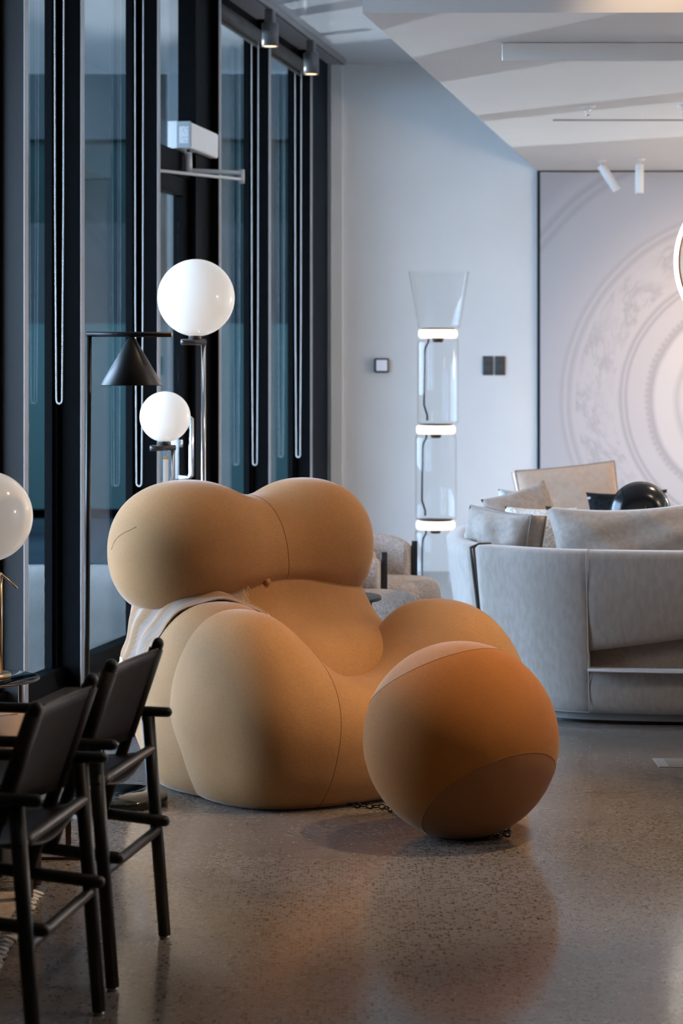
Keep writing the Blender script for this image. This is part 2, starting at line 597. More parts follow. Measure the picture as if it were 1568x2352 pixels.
obj('pivot', mktube([pv + Vector((0, 0, 2.49)), pv + Vector((0, 0, 2.545)), pv + Vector((0, 0, 2.60))], [0.022, 0.0215, 0.02], seg=18), GREY_METAL, dcz)
el = Vector((-0.543, 11.85, 0)) - o_
obj('drive_arm', mktube([pv + Vector((0, 0, 2.502)), el + Vector((0, 0, 2.497))], 0.0125, seg=12, dome=True), GREY_METAL, dcz)
dl = rel(wx(11.30, -0.085))
obj('link_arm', mktube([el + Vector((0, 0, 2.462)), dl + Vector((0, 0, 2.46))], 0.009, seg=12, dome=True), GREY_METAL, dcz)
obj('elbow', mktube([el + Vector((0, 0, 2.44)), el + Vector((0, 0, 2.515))], 0.016, seg=14), GREY_METAL, dcz)

# ------------------------------------------------------------------ track with spotlights along the glazing
tr0, tr1 = wx(5.0, 0.125), wx(15.3, 0.125)
TRACKM = mat('grey_track', (0.26, 0.25, 0.245), 0.4)
trk = thing('light_track', 'dark lighting track running along the high glossy ceiling', 'light track', tr1)
trk['label'] = 'dark lighting track running along the high ceiling beside the windows'
bm = bmesh.new()
prism(bm, [wx(5.0, 0.105) - tr1, wx(15.3, 0.105) - tr1, wx(15.3, 0.145) - tr1, wx(5.0, 0.145) - tr1], ZC - 0.035, ZC - 0.001)
obj('rail', bm, TRACKM, trk, False)
bm = bmesh.new()
prism(bm, [wx(5.0, 0.119) - tr1, wx(15.29, 0.119) - tr1, wx(15.29, 0.131) - tr1, wx(5.0, 0.131) - tr1], ZC - 0.037, ZC - 0.034)
obj('slot', bm, BLACK, trk, False)
WARM_DISC = glow('warm_spot_lens', (1.0, 0.62, 0.36), 3.0)
CAN = mat('dark_spot_can', (0.11, 0.11, 0.11), 0.35, 0.3)


def can_spot(y, label):
    p = wx(y, 0.125)
    t = thing('track_spotlight', label, 'spotlight', (p.x, p.y, 0), -0.188)
    obj('adapter', mkbox((0, 0, 3.53), (0.05, 0.085, 0.085), 0.004), CAN, t)
    obj('bracket', mkbox((0, 0.02, 3.49), (0.022, 0.012, 0.05), 0.002), CAN, t)
    obj('can', mklathe([(0.044, 3.355), (0.05, 3.352), (0.05, 3.49), (0.046, 3.494), (0, 3.494)], 32), CAN, t)
    obj('lens', mklathe([(0, 3.362), (0.044, 3.362), (0.044, 3.358), (0, 3.358)], 28), WARM_DISC, t)


can_spot(13.0, 'black can spotlight on the window track, the nearer of the pair')
can_spot(14.2, 'black can spotlight on the window track, the farther of the pair')

# ------------------------------------------------------------------ mural panel on the rear wall
MUR = mat('ceiling_rose_print', (0.5, 0.49, 0.5), 0.7, spec=0.25)
N, L, b = nodes(MUR)
tc = N.new('ShaderNodeTexCoord')
sx = N.new('ShaderNodeSeparateXYZ')
L.new(tc.outputs['Object'], sx.inputs['Vector'])


def mth(op, a, b_=None, c=None):
    n = N.new('ShaderNodeMath')
    n.operation = op
    for k, q_ in enumerate((a, b_, c)):
        if q_ is None:
            continue
        if isinstance(q_, (int, float)):
            n.inputs[k].default_value = q_
        else:
            L.new(q_, n.inputs[k])
    return n.outputs[0]


dx = mth('SUBTRACT', sx.outputs['X'], 2.913)
dz = mth('SUBTRACT', sx.outputs['Z'], 1.214)
wob = noise_tex(N, L, tc.outputs['Object'], 2.5, 3)
rad = mth('SQRT', mth('ADD', mth('MULTIPLY', dx, dx), mth('MULTIPLY', dz, dz)))
rad = mth('ADD', rad, mth('MULTIPLY', mth('SUBTRACT', wob.outputs['Fac'], 0.5), 0.03))
rn = mth('DIVIDE', rad, 0.003096 * 700)
ang = mth('ARCTAN2', dz, dx)
A_, B_ = (0.50, 0.478, 0.487), (0.36, 0.345, 0.36)
C_ = (0.56, 0.535, 0.53)


def px(*v):
    return [(p / 700, c) for p, c in v]


rings = ramp(N, px((0, C_), (95, C_), (105, B_), (118, C_), (160, C_), (172, (0.44, 0.42, 0.42)), (185, C_), (222, C_), (233, B_), (250, A_), (284, A_), (290, B_), (296, A_), (301, B_), (309, A_), (410, A_), (421, (0.40, 0.385, 0.40)), (430, A_), (436, (0.40, 0.385, 0.40)), (446, (0.46, 0.45, 0.465)), (585, (0.44, 0.435, 0.45)), (595, (0.37, 0.365, 0.38)), (606, (0.44, 0.435, 0.45)), (614, (0.36, 0.355, 0.37)), (628, (0.44, 0.435, 0.45)), (660, (0.38, 0.375, 0.39)))[:32])
L.new(rn, rings.inputs['Fac'])
# bead row
bead = mth('GREATER_THAN', mth('SINE', mth('MULTIPLY', ang, 110)), 0.35)
bmask = mth('LESS_THAN', mth('ABSOLUTE', mth('SUBTRACT', rn, 243 / 700)), 0.006)
bead = mth('MULTIPLY', bead, bmask)
# leaf ornament between the mouldings
cv = N.new('ShaderNodeCombineXYZ')
L.new(mth('MULTIPLY', mth('ADD', ang, mth('MULTIPLY', rn, 1.6)), 5.0), cv.inputs['X'])
L.new(mth('MULTIPLY', rn, 16.0), cv.inputs['Y'])
on = noise_tex(N, L, cv.outputs['Vector'], 1.1, 6, 0.62)
orn = mth('SUBTRACT', 1.0, mth('MULTIPLY', mth('ABSOLUTE', mth('SUBTRACT', on.outputs['Fac'], 0.47)), 11.0))
orn = mth('MAXIMUM', orn, 0.0)
om = mth('MULTIPLY', mth('GREATER_THAN', rn, 318 / 700), mth('LESS_THAN', rn, 405 / 700))
blot = noise_tex(N, L, tc.outputs['Object'], 3.2, 2)
bl = ramp(N, [(0.40, (0, 0, 0)), (0.58, (1, 1, 1))])
L.new(blot.outputs['Fac'], bl.inputs['Fac'])
orn = mth('MULTIPLY', mth('MULTIPLY', orn, om), bl.outputs['Color'])
dark = mth('MAXIMUM', mth('MULTIPLY', orn, 0.34), mth('MULTIPLY', bead, 0.22))
mxm = N.new('ShaderNodeMix')
mxm.data_type = 'RGBA'
L.new(dark, mxm.inputs['Factor'])
L.new(rings.outputs['Color'], mxm.inputs['A'])
mxm.inputs['B'].default_value = (0.20, 0.19, 0.21, 1)
L.new(mxm.outputs['Result'], b.inputs['Base Color'])
ml = thing('wall_mural', 'grey printed wall panel showing a carved plaster rosette in rings', 'mural', (0, 0, 0))
obj('panel', mkbox((3.2, YB - 0.03, 1.42), (3.58, 0.04, 2.83), 0.0), MUR, ml, False)
obj('shadow_gap', mkbox((3.2, YB - 0.011, 1.423), (3.62, 0.022, 2.846), 0.0), BLACK, ml, False)

# ------------------------------------------------------------------ ceiling details
t = thing('ceiling_baffle', 'long pale linear light housing hung under the dropped ceiling', 'ceiling light', (0, 9.48, 0))
obj('housing', mkbox((2.7, 0.015, 2.806), (4.0, 0.03, 0.076), 0.002), CEIL, t, False)
for x in (0.9, 2.4, 3.9):
    obj('hanger', mktube([(x, 0.015, 2.84), (x, 0.015, 2.85)], 0.006, seg=8), BLACK, t)
t = thing('ceiling_slot', 'narrow recessed ceiling strip in front of the mural', 'ceiling strip', (0, 12.36, 0))
obj('strip', mkbox((3.2, 0, ZL - 0.003), (4.0, 0.03, 0.006)), mat('slot_grey', (0.35, 0.34, 0.33), 0.6), t, False)


def sprinkler(x, y, label):
    t = thing('sprinkler', label, 'sprinkler', (x, y, 0))
    obj('escutcheon', mklathe([(0, ZL - 0.012), (0.03, ZL - 0.012), (0.042, ZL - 0.004), (0.042, ZL), (0, ZL)], 24), WHITE_METAL, t)
    bm = bmesh.new()
    tube(bm, [(-0.004, 0, ZL - 0.01), (-0.016, 0, ZL - 0.025), (-0.012, 0, ZL - 0.043), (0, 0, ZL - 0.05)], 0.0025, seg=8)
    tube(bm, [(0.004, 0, ZL - 0.01), (0.016, 0, ZL - 0.025), (0.012, 0, ZL - 0.043), (0, 0, ZL - 0.05)], 0.0025, seg=8)
    obj('yoke', bm, CHROME, t)
    obj('deflector', mklathe([(0, ZL - 0.052), (0.016, ZL - 0.052), (0.016, ZL - 0.049), (0, ZL - 0.049)], 16), CHROME, t)


sprinkler(1.325, 11.72, 'small white sprinkler under the dropped ceiling, fully in view')
sprinkler(1.845, 11.7, 'small white sprinkler cut off by the right edge of the picture')


def stick_spot(px_, y, tilt, label):
    t = thing('ceiling_spotlight', label, 'spotlight', ((px_ - 784) * y / FPX, y, ZL))
    obj('base', mklathe([(0, -0.012), (0.035, -0.012), (0.035, 0), (0, 0)], 24), WHITE_METAL, t)
    obj('stem', mktube([(0, 0, -0.01), (0, 0, -0.05)], 0.006, seg=10), WHITE_METAL, t)
    q_ = Matrix.Rotation(tilt, 4, 'Y')
    bm = mklathe([(0, 0.0), (0.024, 0.0), (0.029, -0.005), (0.029, -0.195), (0.025, -0.20), (0.025, -0.185), (0, -0.185)], 28)
    bmesh.ops.transform(bm, matrix=Matrix.Translation((0, 0, -0.035)) @ q_, verts=bm.verts)
    obj('cylinder', bm, WHITE_METAL, t)


stick_spot(1380, 14.7, math.radians(-33), 'white tube spotlight tilted sideways in front of the mural')
stick_spot(1468, 14.6, 0.0, 'white tube spotlight hanging straight down in front of the mural')

# glowing ring pendant at the right edge
t = thing('ring_pendant', 'glowing ring pendant lamp cut off at the right edge', 'pendant lamp', (2.30, 12.0, 2.02))
RG = glow('warm_white_ring', (1.0, 0.86, 0.72), 6.0)
obj('light_ring', mktube([(0.457 * math.cos(a), 0, 0.457 * math.sin(a)) for a in np.linspace(0, 2 * PI, 96, endpoint=False)], 0.011, seg=10, closed=True), RG, t)
obj('inner_band', mktube([(0.442 * math.cos(a), 0, 0.442 * math.sin(a)) for a in np.linspace(0, 2 * PI, 96, endpoint=False)], 0.008, seg=10, closed=True), mat('bronze_band', (0.16, 0.09, 0.05), 0.3, 0.9), t)
obj('cord', mktube([(0, 0, 0.45), (0, 0, ZL - 2.02)], 0.003, seg=8), BLACK, t)

# wall devices
t = thing('thermostat', 'square black-rimmed thermostat with pale screen on the white wall', 'thermostat', (0.285, YB, 0))
obj('housing', mkbox((0, -0.022, 1.464), (0.104, 0.044, 0.104), 0.012), BLACK, t)
obj('screen', mkbox((0, -0.046, 1.464), (0.078, 0.004, 0.078), 0.002), glow('pale_lcd', (0.62, 0.64, 0.72), 0.25), t)
SWM = mat('anthracite_switch', (0.055, 0.055, 0.058), 0.45)
for x, lb in ((1120, 'left grey-black switch plate of the pair beside the glass tower lamp'), (1148, 'right grey-black switch plate of the pair, nearer the mural')):
    t = thing('switch_plate', lb, 'switch', ((x - 784) * YB / FPX, YB, 0), group='switch plates on the white wall')
    obj('plate', mkbox((0, -0.006, 1.463), (0.073, 0.012, 0.136), 0.003), SWM, t)
    obj('rocker', mkbox((0, -0.013, 1.44), (0.058, 0.006, 0.06), 0.002), SWM, t)
    obj('rocker', mkbox((0, -0.013, 1.50), (0.058, 0.006, 0.052), 0.002), SWM, t)

# floor socket lid
t = thing('floor_socket_box', 'flush steel floor socket lid on the concrete by the sofa', 'floor box', ((1620 - 784) * 7.84 / FPX, 7.84, 0))
obj('frame', mkbox((0, 0, 0.001), (0.36, 0.17, 0.004), 0.001), mat('lid_frame', (0.24, 0.22, 0.20), 0.5), t)
obj('lid', mkbox((0.006, 0, 0.003), (0.30, 0.14, 0.003), 0.001), mat('lid_infill', (0.17, 0.15, 0.135), 0.5), t)

# ------------------------------------------------------------------ outside the glass
g = struct('ground_outside', mkbox((-14, 20, -0.37), (60, 100, 0.1)), vary(mat('grey_paving', (0.2, 0.2, 0.2), 0.9, spec=0.0), (0.0035, 0.006, 0.0075), (0.005, 0.0085, 0.010), 0.7))
bl_ = thing('office_building', 'dark glazed office block with pale piers beyond the windows', 'building', (-6.0, 26, -0.2))
CONCP = vary(mat('pale_pier', (0.34, 0.36, 0.36), 0.8, spec=0.0), (0.02, 0.023, 0.023), (0.027, 0.03, 0.03), 0.6)
DARKG = mat('far_window_glass', (0.003, 0.006, 0.0065), 0.2, spec=0.03)
FARP = vary(mat('teal_spandrel', (0.03, 0.045, 0.05), 0.6, spec=0.0), (0.0025, 0.0055, 0.0055), (0.0035, 0.0075, 0.0075), 0.6)
obj('facade', mkbox((0, 1.5, 6.5), (16, 3, 13)), FARP, bl_, False)
obj('plinth', mkbox((0, -0.05, 1.1), (16, 0.1, 2.2)), mat('pale_plinth', (0.009, 0.018, 0.018), 0.6, spec=0.0), bl_, False)
me_ = bpy.data.meshes.new('window')
wme = mkbox((0, 0, 0), (1.7, 0.12, 2.0))
wme.to_mesh(me_)
wme.free()
me_.materials.append(DARKG)
for zz in (2.4, 5.4, 8.4):
    for k in range(8):
        o = bpy.data.objects.new('window', me_)
        COL.objects.link(o)
        o.parent = bl_
        o.location = (-7.0 + 2.0 * k, -0.02, zz)
for k in range(9):
    obj('pier', mkbox((-8.0 + 2.0 * k, -0.08, 6.5), (0.14, 0.16, 13)), CONCP, bl_, False)
hg = thing('hedge', 'dark green clipped hedge outside beyond the glazing', 'hedge', (-6.2, 23, -0.2))
bm = bmesh.new()
bmesh.ops.create_grid(bm, x_segments=40, y_segments=20, size=1)
bm.free()
bm = mkbox((0, 0, 0.7), (5.0, 1.2, 1.4))
bmesh.ops.subdivide_edges(bm, edges=bm.edges[:], cuts=14, use_grid_fill=True)
for v_ in bm.verts:
    v_.co += Vector((mnoise.noise(v_.co * 3.1), mnoise.noise(v_.co * 3.1 + Vector((7, 0, 0))), mnoise.noise(v_.co * 3.1 + Vector((0, 9, 0))))) * 0.16
obj('foliage', bm, vary(mat('hedge_leaves', (0.04, 0.07, 0.03), 0.8), (0.025, 0.05, 0.02), (0.07, 0.11, 0.05), 6), hg, False)
obj('stem', mktube([(0, 0, 0), (0, 0, 0.6)], 0.05, seg=8), BLACK, hg)

# ------------------------------------------------------------------ implicit surfaces (for the moulded foam seat)
def surface_nets(fn, lo, hi, h):
    """Mesh the zero level of fn(x, y, z) on a grid, then pull the vertices onto it."""
    ax = [np.arange(lo[i], hi[i] + h, h) for i in range(3)]
    X, Y, Z = np.meshgrid(*ax, indexing='ij')
    V = fn(X, Y, Z)
    ins = V < 0
    n = V.shape
    acc = np.zeros((n[0] - 1, n[1] - 1, n[2] - 1, 3))
    cnt = np.zeros((n[0] - 1, n[1] - 1, n[2] - 1))
    for a in range(3):
        for b in (0, 1):
            for c in (0, 1):
                o1, o2 = [i for i in range(3) if i != a]
                s0 = [slice(0, n[i] - 1) for i in range(3)]
                s0[o1] = slice(b, n[o1] - 1 + b)
                s0[o2] = slice(c, n[o2] - 1 + c)
                s1 = list(s0)
                s1[a] = slice(1, n[a])
                v0, v1 = V[tuple(s0)], V[tuple(s1)]
                cr = (v0 < 0) != (v1 < 0)
                t = np.where(cr, v0 / np.where(cr, v0 - v1, 1), 0)
                off = np.zeros(3)
                off[o1], off[o2] = b, c
                p = np.zeros(acc.shape)
                p += off
                p[..., a] += t
                acc += np.where(cr[..., None], p, 0)
                cnt += cr
    m = cnt > 0
    idx = -np.ones(cnt.shape, int)
    idx[m] = np.arange(m.sum())
    I, J, K = np.nonzero(m)
    P = acc[m] / cnt[m][:, None]
    P = np.stack([lo[0] + (I + P[:, 0]) * h, lo[1] + (J + P[:, 1]) * h, lo[2] + (K + P[:, 2]) * h], 1)
    faces = []
    for a in range(3):
        o1, o2 = [(1, 2), (2, 0), (0, 1)][a]
        s0 = [slice(1, n[i] - 1) for i in range(3)]
        s1 = [slice(1, n[i] - 1) for i in range(3)]
        s0[a] = slice(0, n[a] - 1)
        s1[a] = slice(1, n[a])
        i0, i1 = ins[tuple(s0)], ins[tuple(s1)]
        q = np.argwhere(i0 != i1)
        if not len(q):
            continue
        flip = i0[tuple(q.T)]
        base = q.copy()
        base[:, o1] += 1
        base[:, o2] += 1
        c = []
        for d1, d2 in ((0, 0), (1, 0), (1, 1), (0, 1)):
            k = base.copy()
            k[:, o1] -= 1 - d1
            k[:, o2] -= 1 - d2
            c.append(idx[k[:, 0], k[:, 1], k[:, 2]])
        f = np.stack(c, 1)
        f[~flip] = f[~flip][:, ::-1]
        faces.append(f)
    F = np.concatenate(faces)
    e = h * 0.05
    for _ in range(4):
        d = fn(P[:, 0], P[:, 1], P[:, 2])
        g = np.stack([fn(P[:, 0] + e, P[:, 1], P[:, 2]) - d, fn(P[:, 0], P[:, 1] + e, P[:, 2]) - d, fn(P[:, 0], P[:, 1], P[:, 2] + e) - d], 1) / e
        s = np.clip(d / np.maximum((g * g).sum(1), 0.05), -h, h)
        P = P - g * s[:, None]
    return P, F


def np_mesh(name, P, F):
    me = bpy.data.meshes.new(name)
    me.from_pydata(P.tolist(), [], F.tolist())
    me.update()
    return me


def ell(x, y, z, c, r, yaw=0.0, pw=2.0, tilt=0.0):
    """Approximate signed distance to an ellipsoid (pw > 2 squares it off)."""
    dx, dy, dz = x - c[0], y - c[1], z - c[2]
    if yaw:
        cs, sn = math.cos(yaw), math.sin(yaw)
        dx, dy = dx * cs + dy * sn, -dx * sn + dy * cs
    if tilt:
        cs, sn = math.cos(tilt), math.sin(tilt)
        dx, dz = dx * cs + dz * sn, -dx * sn + dz * cs
    a, b, c_ = np.abs(dx / r[0]), np.abs(dy / r[1]), np.abs(dz / r[2])
    k0 = (a ** pw + b ** pw + c_ ** pw) ** (1 / pw)
    k1 = np.sqrt((dx / r[0] ** 2) ** 2 + (dy / r[1] ** 2) ** 2 + (dz / r[2] ** 2) ** 2)
    return np.where(k1 > 1e-6, k0 * (k0 - 1) / np.maximum(k1, 1e-6), -min(r))


def smin(a, b, k):
    h = np.maximum(k - np.abs(a - b), 0) / k
    return np.minimum(a, b) - h * h * k * 0.25


def smax(a, b, k):
    return -smin(-a, -b, k)


# ------------------------------------------------------------------ the big foam armchair
# local axes: x = towards the front of the seat, y = towards its far arm, z = up
CH_O = Vector((0.0, 7.475, 0.0))
CH_RZ = math.atan2(-0.799, 0.602)
CH_M = Matrix.Translation(CH_O) @ Matrix.Rotation(CH_RZ, 4, 'Z')


def sdf_back(x, y, z):
    """Two swelling lobes over an arched lower edge."""
    near = ell(x, y, z, (-0.515, -0.295, 0.775), (0.275, 0.275, 0.252), pw=2.2)
    far = ell(x, y, z, (-0.505, 0.205, 0.775), (0.26, 0.245, 0.246), pw=2.2)
    mid = ell(x, y, z, (-0.50, -0.04, 0.70), (0.235, 0.30, 0.225), pw=2.2)
    d = smin(smin(near, far, 0.14), mid, 0.10)
    arch = 0.665 - 0.125 * np.minimum(np.abs((y + 0.035) / 0.42), 1.3) ** 1.8
    arch = arch - 0.25 * np.minimum(x + 0.30, 0.0) * 0.3
    return smax(d, (arch - z) * 0.85, 0.05)


def sdf_rim(x, y, z):
    """Arms and front roll, one continuous cushion."""
    near = ell(x, y, z, (-0.035, -0.395, 0.28), (0.33, 0.19, 0.335), pw=2.3)
    far = ell(x, y, z, (0.07, 0.385, 0.275), (0.335, 0.205, 0.335), pw=2.3)
    front = ell(x, y, z, (0.15, 0.0, 0.16), (0.25, 0.49, 0.21), pw=2.5)
    d = smin(smin(near, front, 0.24), smin(far, front, 0.24), 0.02)
    return smax(d, -0.004 - z, 0.03)


def sdf_body(x, y, z):
    """Hips, waist and belly behind the arms."""
    hip = ell(x, y, z, (-0.30, 0.0, 0.20), (0.42, 0.525, 0.34), pw=2.6)
    waist = ell(x, y, z, (-0.505, -0.035, 0.46), (0.258, 0.45, 0.37), pw=2.8)
    side = ell(x, y, z, (-0.18, -0.375, 0.31), (0.30, 0.195, 0.32), pw=2.3)
    d = smin(hip, waist, 0.16)
    foot = ell(x, y, z, (-0.16, -0.31, 0.10), (0.27, 0.27, 0.15), pw=2.8)
    d = smin(smin(d, side, 0.06), foot, 0.08)
    return smax(d, -0.004 - z, 0.03)


def fabric(name, c, ang, sheen=0.38):
    """Stretch jersey: fine diagonal rib relief and a soft fibre sheen."""
    m = mat(name, c, 0.85, spec=0.25)
    N, L, b = nodes(m)
    b.inputs['Sheen Weight'].default_value = sheen
    b.inputs['Sheen Roughness'].default_value = 0.28
    b.inputs['Sheen Tint'].default_value = (1.0, 0.94, 0.88, 1)
    tc = N.new('ShaderNodeTexCoord')
    mp = N.new('ShaderNodeMapping')
    mp.inputs['Rotation'].default_value = ang
    L.new(tc.outputs['Object'], mp.inputs['Vector'])
    mp.inputs['Scale'].default_value = (1.0, 0.35, 1.0)
    t = noise_tex(N, L, mp.outputs['Vector'], 230, 2)
    t2 = noise_tex(N, L, tc.outputs['Object'], 5, 3)
    bp = N.new('ShaderNodeBump')
    bp.inputs['Strength'].default_value = 0.25
    bp.inputs['Distance'].default_value = 0.0012
    L.new(t.outputs['Fac'], bp.inputs['Height'])
    L.new(bp.outputs['Normal'], b.inputs['Normal'])
    r = ramp(N, [(0.3, tuple(v * 0.93 for v in c)), (0.7, tuple(min(1, v * 1.06) for v in c))])
    L.new(t2.outputs['Fac'], r.inputs['Fac'])
    knit = ramp(N, [(0.35, (0.91, 0.91, 0.91)), (0.65, (1.05, 1.05, 1.05))])
    L.new(t.outputs['Fac'], knit.inputs['Fac'])
    mu = N.new('ShaderNodeMix')
    mu.data_type = 'RGBA'
    mu.blend_type = 'MULTIPLY'
    mu.inputs['Factor'].default_value = 1.0
    L.new(r.outputs['Color'], mu.inputs['A'])
    L.new(knit.outputs['Color'], mu.inputs['B'])
    L.new(mu.outputs['Result'], b.inputs['Base Color'])
    return m


FABRIC = fabric('tan_jersey', (0.39, 0.20, 0.080), (0.3, 0.5, 0.8))
FABRIC_B = fabric('tan_jersey_cross_cut', (0.38, 0.192, 0.075), (0.6, -0.4, 0.2))
SEAM = mat('tan_seam_thread', (0.22, 0.105, 0.04), 0.9, spec=0.2)


def split_mesh(P, F, planes):
    """Cut a mesh by planes (co, no); returns the piece on the positive side of all."""
    bm = bmesh.new()
    vs = [bm.verts.new(p) for p in P.tolist()]
    for f in F.tolist():
        bm.faces.new([vs[i] for i in f])
    for co, no in planes:
        bmesh.ops.bisect_plane(bm, geom=bm.verts[:] + bm.edges[:] + bm.faces[:], dist=1e-6, plane_co=co, plane_no=no, clear_inner=True)
    return bm


def rim_loop(bm):
    """Ordered points along the longest open border of a bmesh."""
    bm.verts.ensure_lookup_table()
    nb = {}
    for e in bm.edges:
        if len(e.link_faces) == 1:
            a, b = e.verts[0].index, e.verts[1].index
            nb.setdefault(a, []).append(b)
            nb.setdefault(b, []).append(a)
    best, left = [], set(nb)
    while left:
        s = left.pop()
        run, prev = [s], None
        while True:
            nx = [q for q in nb[run[-1]] if q != prev and q in left]
            if not nx:
                break
            prev = run[-1]
            run.append(nx[0])
            left.discard(nx[0])
        if len(run) > len(best):
            best = run
    return [bm.verts[i].co.copy() for i in best]


up5 = thing('foam_armchair', 'huge rounded tan foam armchair with two swelling back lobes and fat arms', 'armchair', CH_O, CH_RZ)
LO, HI, VOX = (-0.95, -0.8, -0.06), (0.65, 0.8, 1.12), 0.013
Pb, Fb = surface_nets(sdf_back, LO, HI, VOX)
Pr, Fr = surface_nets(sdf_rim, LO, HI, VOX)
Ph, Fh = surface_nets(sdf_body, LO, HI, VOX)
seam_y = Vector((-0.5, -0.038, 0.75))
bm = split_mesh(Pb, Fb, [(seam_y, Vector((0, -1, 0)))])
loop = rim_loop(bm)
lobe1 = obj('back_lobe', bm, FABRIC, up5)
lobe1['label'] = 'near swelling lobe of the backrest'
lobe2 = obj('back_lobe', split_mesh(Pb, Fb, [(seam_y, Vector((0, 1, 0)))]), FABRIC_B, up5)
lobe2['label'] = 'far swelling lobe of the backrest'
obj('seam', mktube(even(loop, 120), 0.0013, seg=6, closed=True), SEAM, lobe1)
c1, n1 = Vector((0.27, -0.266, 0.40)), Vector((0, 0.4, -0.081)).normalized()
c2, n2 = Vector((0.20, 0.21, 0.3)), Vector((0.25, -1, 0)).normalized()
bm = split_mesh(Pr, Fr, [(c1, -n1)])
loop = rim_loop(bm)
arm1 = obj('arm', bm, FABRIC, up5)
arm1['label'] = 'fat near arm flowing down to the floor'
obj('seam', mktube(even(loop, 110), 0.0013, seg=6, closed=True), SEAM, arm1)
obj('front_roll', split_mesh(Pr, Fr, [(c1, n1), (c2, n2)]), FABRIC_B, up5)
bm = split_mesh(Pr, Fr, [(c2, -n2)])
arm2 = obj('arm', bm, FABRIC, up5)
arm2['label'] = 'rounded far arm'
body5 = obj('seat_body', np_mesh('seat_body', Ph, Fh), FABRIC_B, up5)

bvh_all = []
for P_, F_ in ((Pb, Fb), (Pr, Fr), (Ph, Fh)):
    bvh_all.append(BVHTree.FromPolygons(P_.tolist(), F_.tolist()))


def hit(o, d, trees=None):
    """First surface point of the armchair along a ray in its own axes."""
    best = None
    for t in trees or bvh_all:
        p, n, i, dist = t.ray_cast(Vector(o), Vector(d).normalized())
        if p is not None and (best is None or dist < best[2]):
            best = (p, n, dist)
    return best


def on_chair(ps, lift=0.0):
    """Points of the seams, looked up on the armchair's own surface."""
    inv = CH_M.inverted()
    o = inv @ Vector((0, 0, EYE))
    out = []
    for x, y in ps:
        d = (inv.to_3x3() @ Vector(((x - 784) / FPX, 1, -(y - 860) / FPX))).normalized()
        h_ = hit(o, d)
        if h_:
            out.append(h_[0] + h_[1] * lift)
    return out


# creases where cushions meet: a thin sewn line
def sew(pts, parent, rad=0.0018, n=60):
    obj('seam', mktube(even(pts, n, False), rad, seg=6), SEAM, parent)


sew(on_chair([(256, 1262), (263, 1243), (274, 1231), (286, 1223), (300, 1217), (313, 1210)], 0.0003), lobe1, 0.0012, 24)
bp_ = on_chair([(612, 1336)])[0]
bt = Vector((0.9, 0, 0.25)).normalized()
q = bt.to_track_quat('Z', 'Y')
bm = mklathe([(0, 0.010), (0.006, 0.0095), (0.011, 0.006), (0.013, 0.0), (0.012, -0.01), (0, -0.01)], 20)
bmesh.ops.transform(bm, matrix=Matrix.Translation(bp_ + bt * 0.004) @ q.to_matrix().to_4x4(), verts=bm.verts)
btn = obj('button', bm, FABRIC, up5)
btn['label'] = 'small round button at the middle of the back crease'

# ------------------------------------------------------------------ the ball footstool
BALL_C, BALL_R = Vector((0.3636, 6.635, 0.287)), 0.2985
ball = thing('ball_ottoman', 'large rust-tan fabric ball footstool resting in front of the armchair', 'footstool', (BALL_C.x, BALL_C.y, 0))


def ball_pt(x, y):
    d = Vector(((x - 784) / FPX, 1, -(y - 860) / FPX)).normalized()
    o = Vector((0, 0, EYE)) - BALL_C
    b_ = o.dot(d)
    c_ = o.dot(o) - BALL_R ** 2
    disc = max(b_ * b_ - c_, 0)
    return o + d * (-b_ - math.sqrt(disc))


def fit_plane(px):
    Q = np.array([list(ball_pt(*p)) for p in px])
    c = Q.mean(0)
    u, s, vt = np.linalg.svd(Q - c)
    n = Vector(vt[2])
    if n.z < 0:
        n = -n
    return Vector(c), n


SA = fit_plane([(872, 1588), (910, 1558), (960, 1530), (1050, 1500), (1120, 1492), (1150, 1491)])
SB = fit_plane([(962, 1890), (1000, 1850), (1050, 1792), (1110, 1757), (1180, 1730), (1240, 1732), (1272, 1748)])


def ball_piece(planes):
    bm = bmesh.new()
    bmesh.ops.create_icosphere(bm, subdivisions=6, radius=BALL_R)
    for v in bm.verts:
        if v.co.z < -BALL_C.z:
            v.co.z = -BALL_C.z + 0.0005
    for co, no in planes:
        bmesh.ops.bisect_plane(bm, geom=bm.verts[:] + bm.edges[:] + bm.faces[:], dist=1e-6, plane_co=co, plane_no=no, clear_inner=True)
    bmesh.ops.translate(bm, verts=bm.verts, vec=(0, 0, BALL_C.z))
    return bm


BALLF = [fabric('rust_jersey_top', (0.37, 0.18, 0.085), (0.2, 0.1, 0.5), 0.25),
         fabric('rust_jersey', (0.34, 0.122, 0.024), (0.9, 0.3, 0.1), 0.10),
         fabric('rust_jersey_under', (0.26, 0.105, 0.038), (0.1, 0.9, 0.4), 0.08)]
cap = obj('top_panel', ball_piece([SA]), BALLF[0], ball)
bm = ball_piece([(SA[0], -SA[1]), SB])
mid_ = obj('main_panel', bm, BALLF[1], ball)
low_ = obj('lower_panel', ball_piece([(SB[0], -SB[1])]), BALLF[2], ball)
for (co, no), par in ((SA, cap), (SB, low_)):
    dd = co.dot(no)
    rr = math.sqrt(BALL_R ** 2 - dd ** 2)
    qq = no.to_track_quat('Z', 'Y')
    pts = [qq @ Vector((math.cos(t), math.sin(t), 0)) * rr + no * dd + Vector((0, 0, BALL_C.z)) for t in np.linspace(0, 2 * PI, 90, endpoint=False)]
    pts = [p if p.z > 0.002 else Vector((p.x, p.y, 0.002)) for p in pts]
    obj('seam', mktube(pts, 0.0010, seg=6, closed=True), SEAM, par)

# chain between the armchair and the ball
STEEL_DARK = mat('dark_steel', (0.045, 0.042, 0.045), 0.32, 1.0)


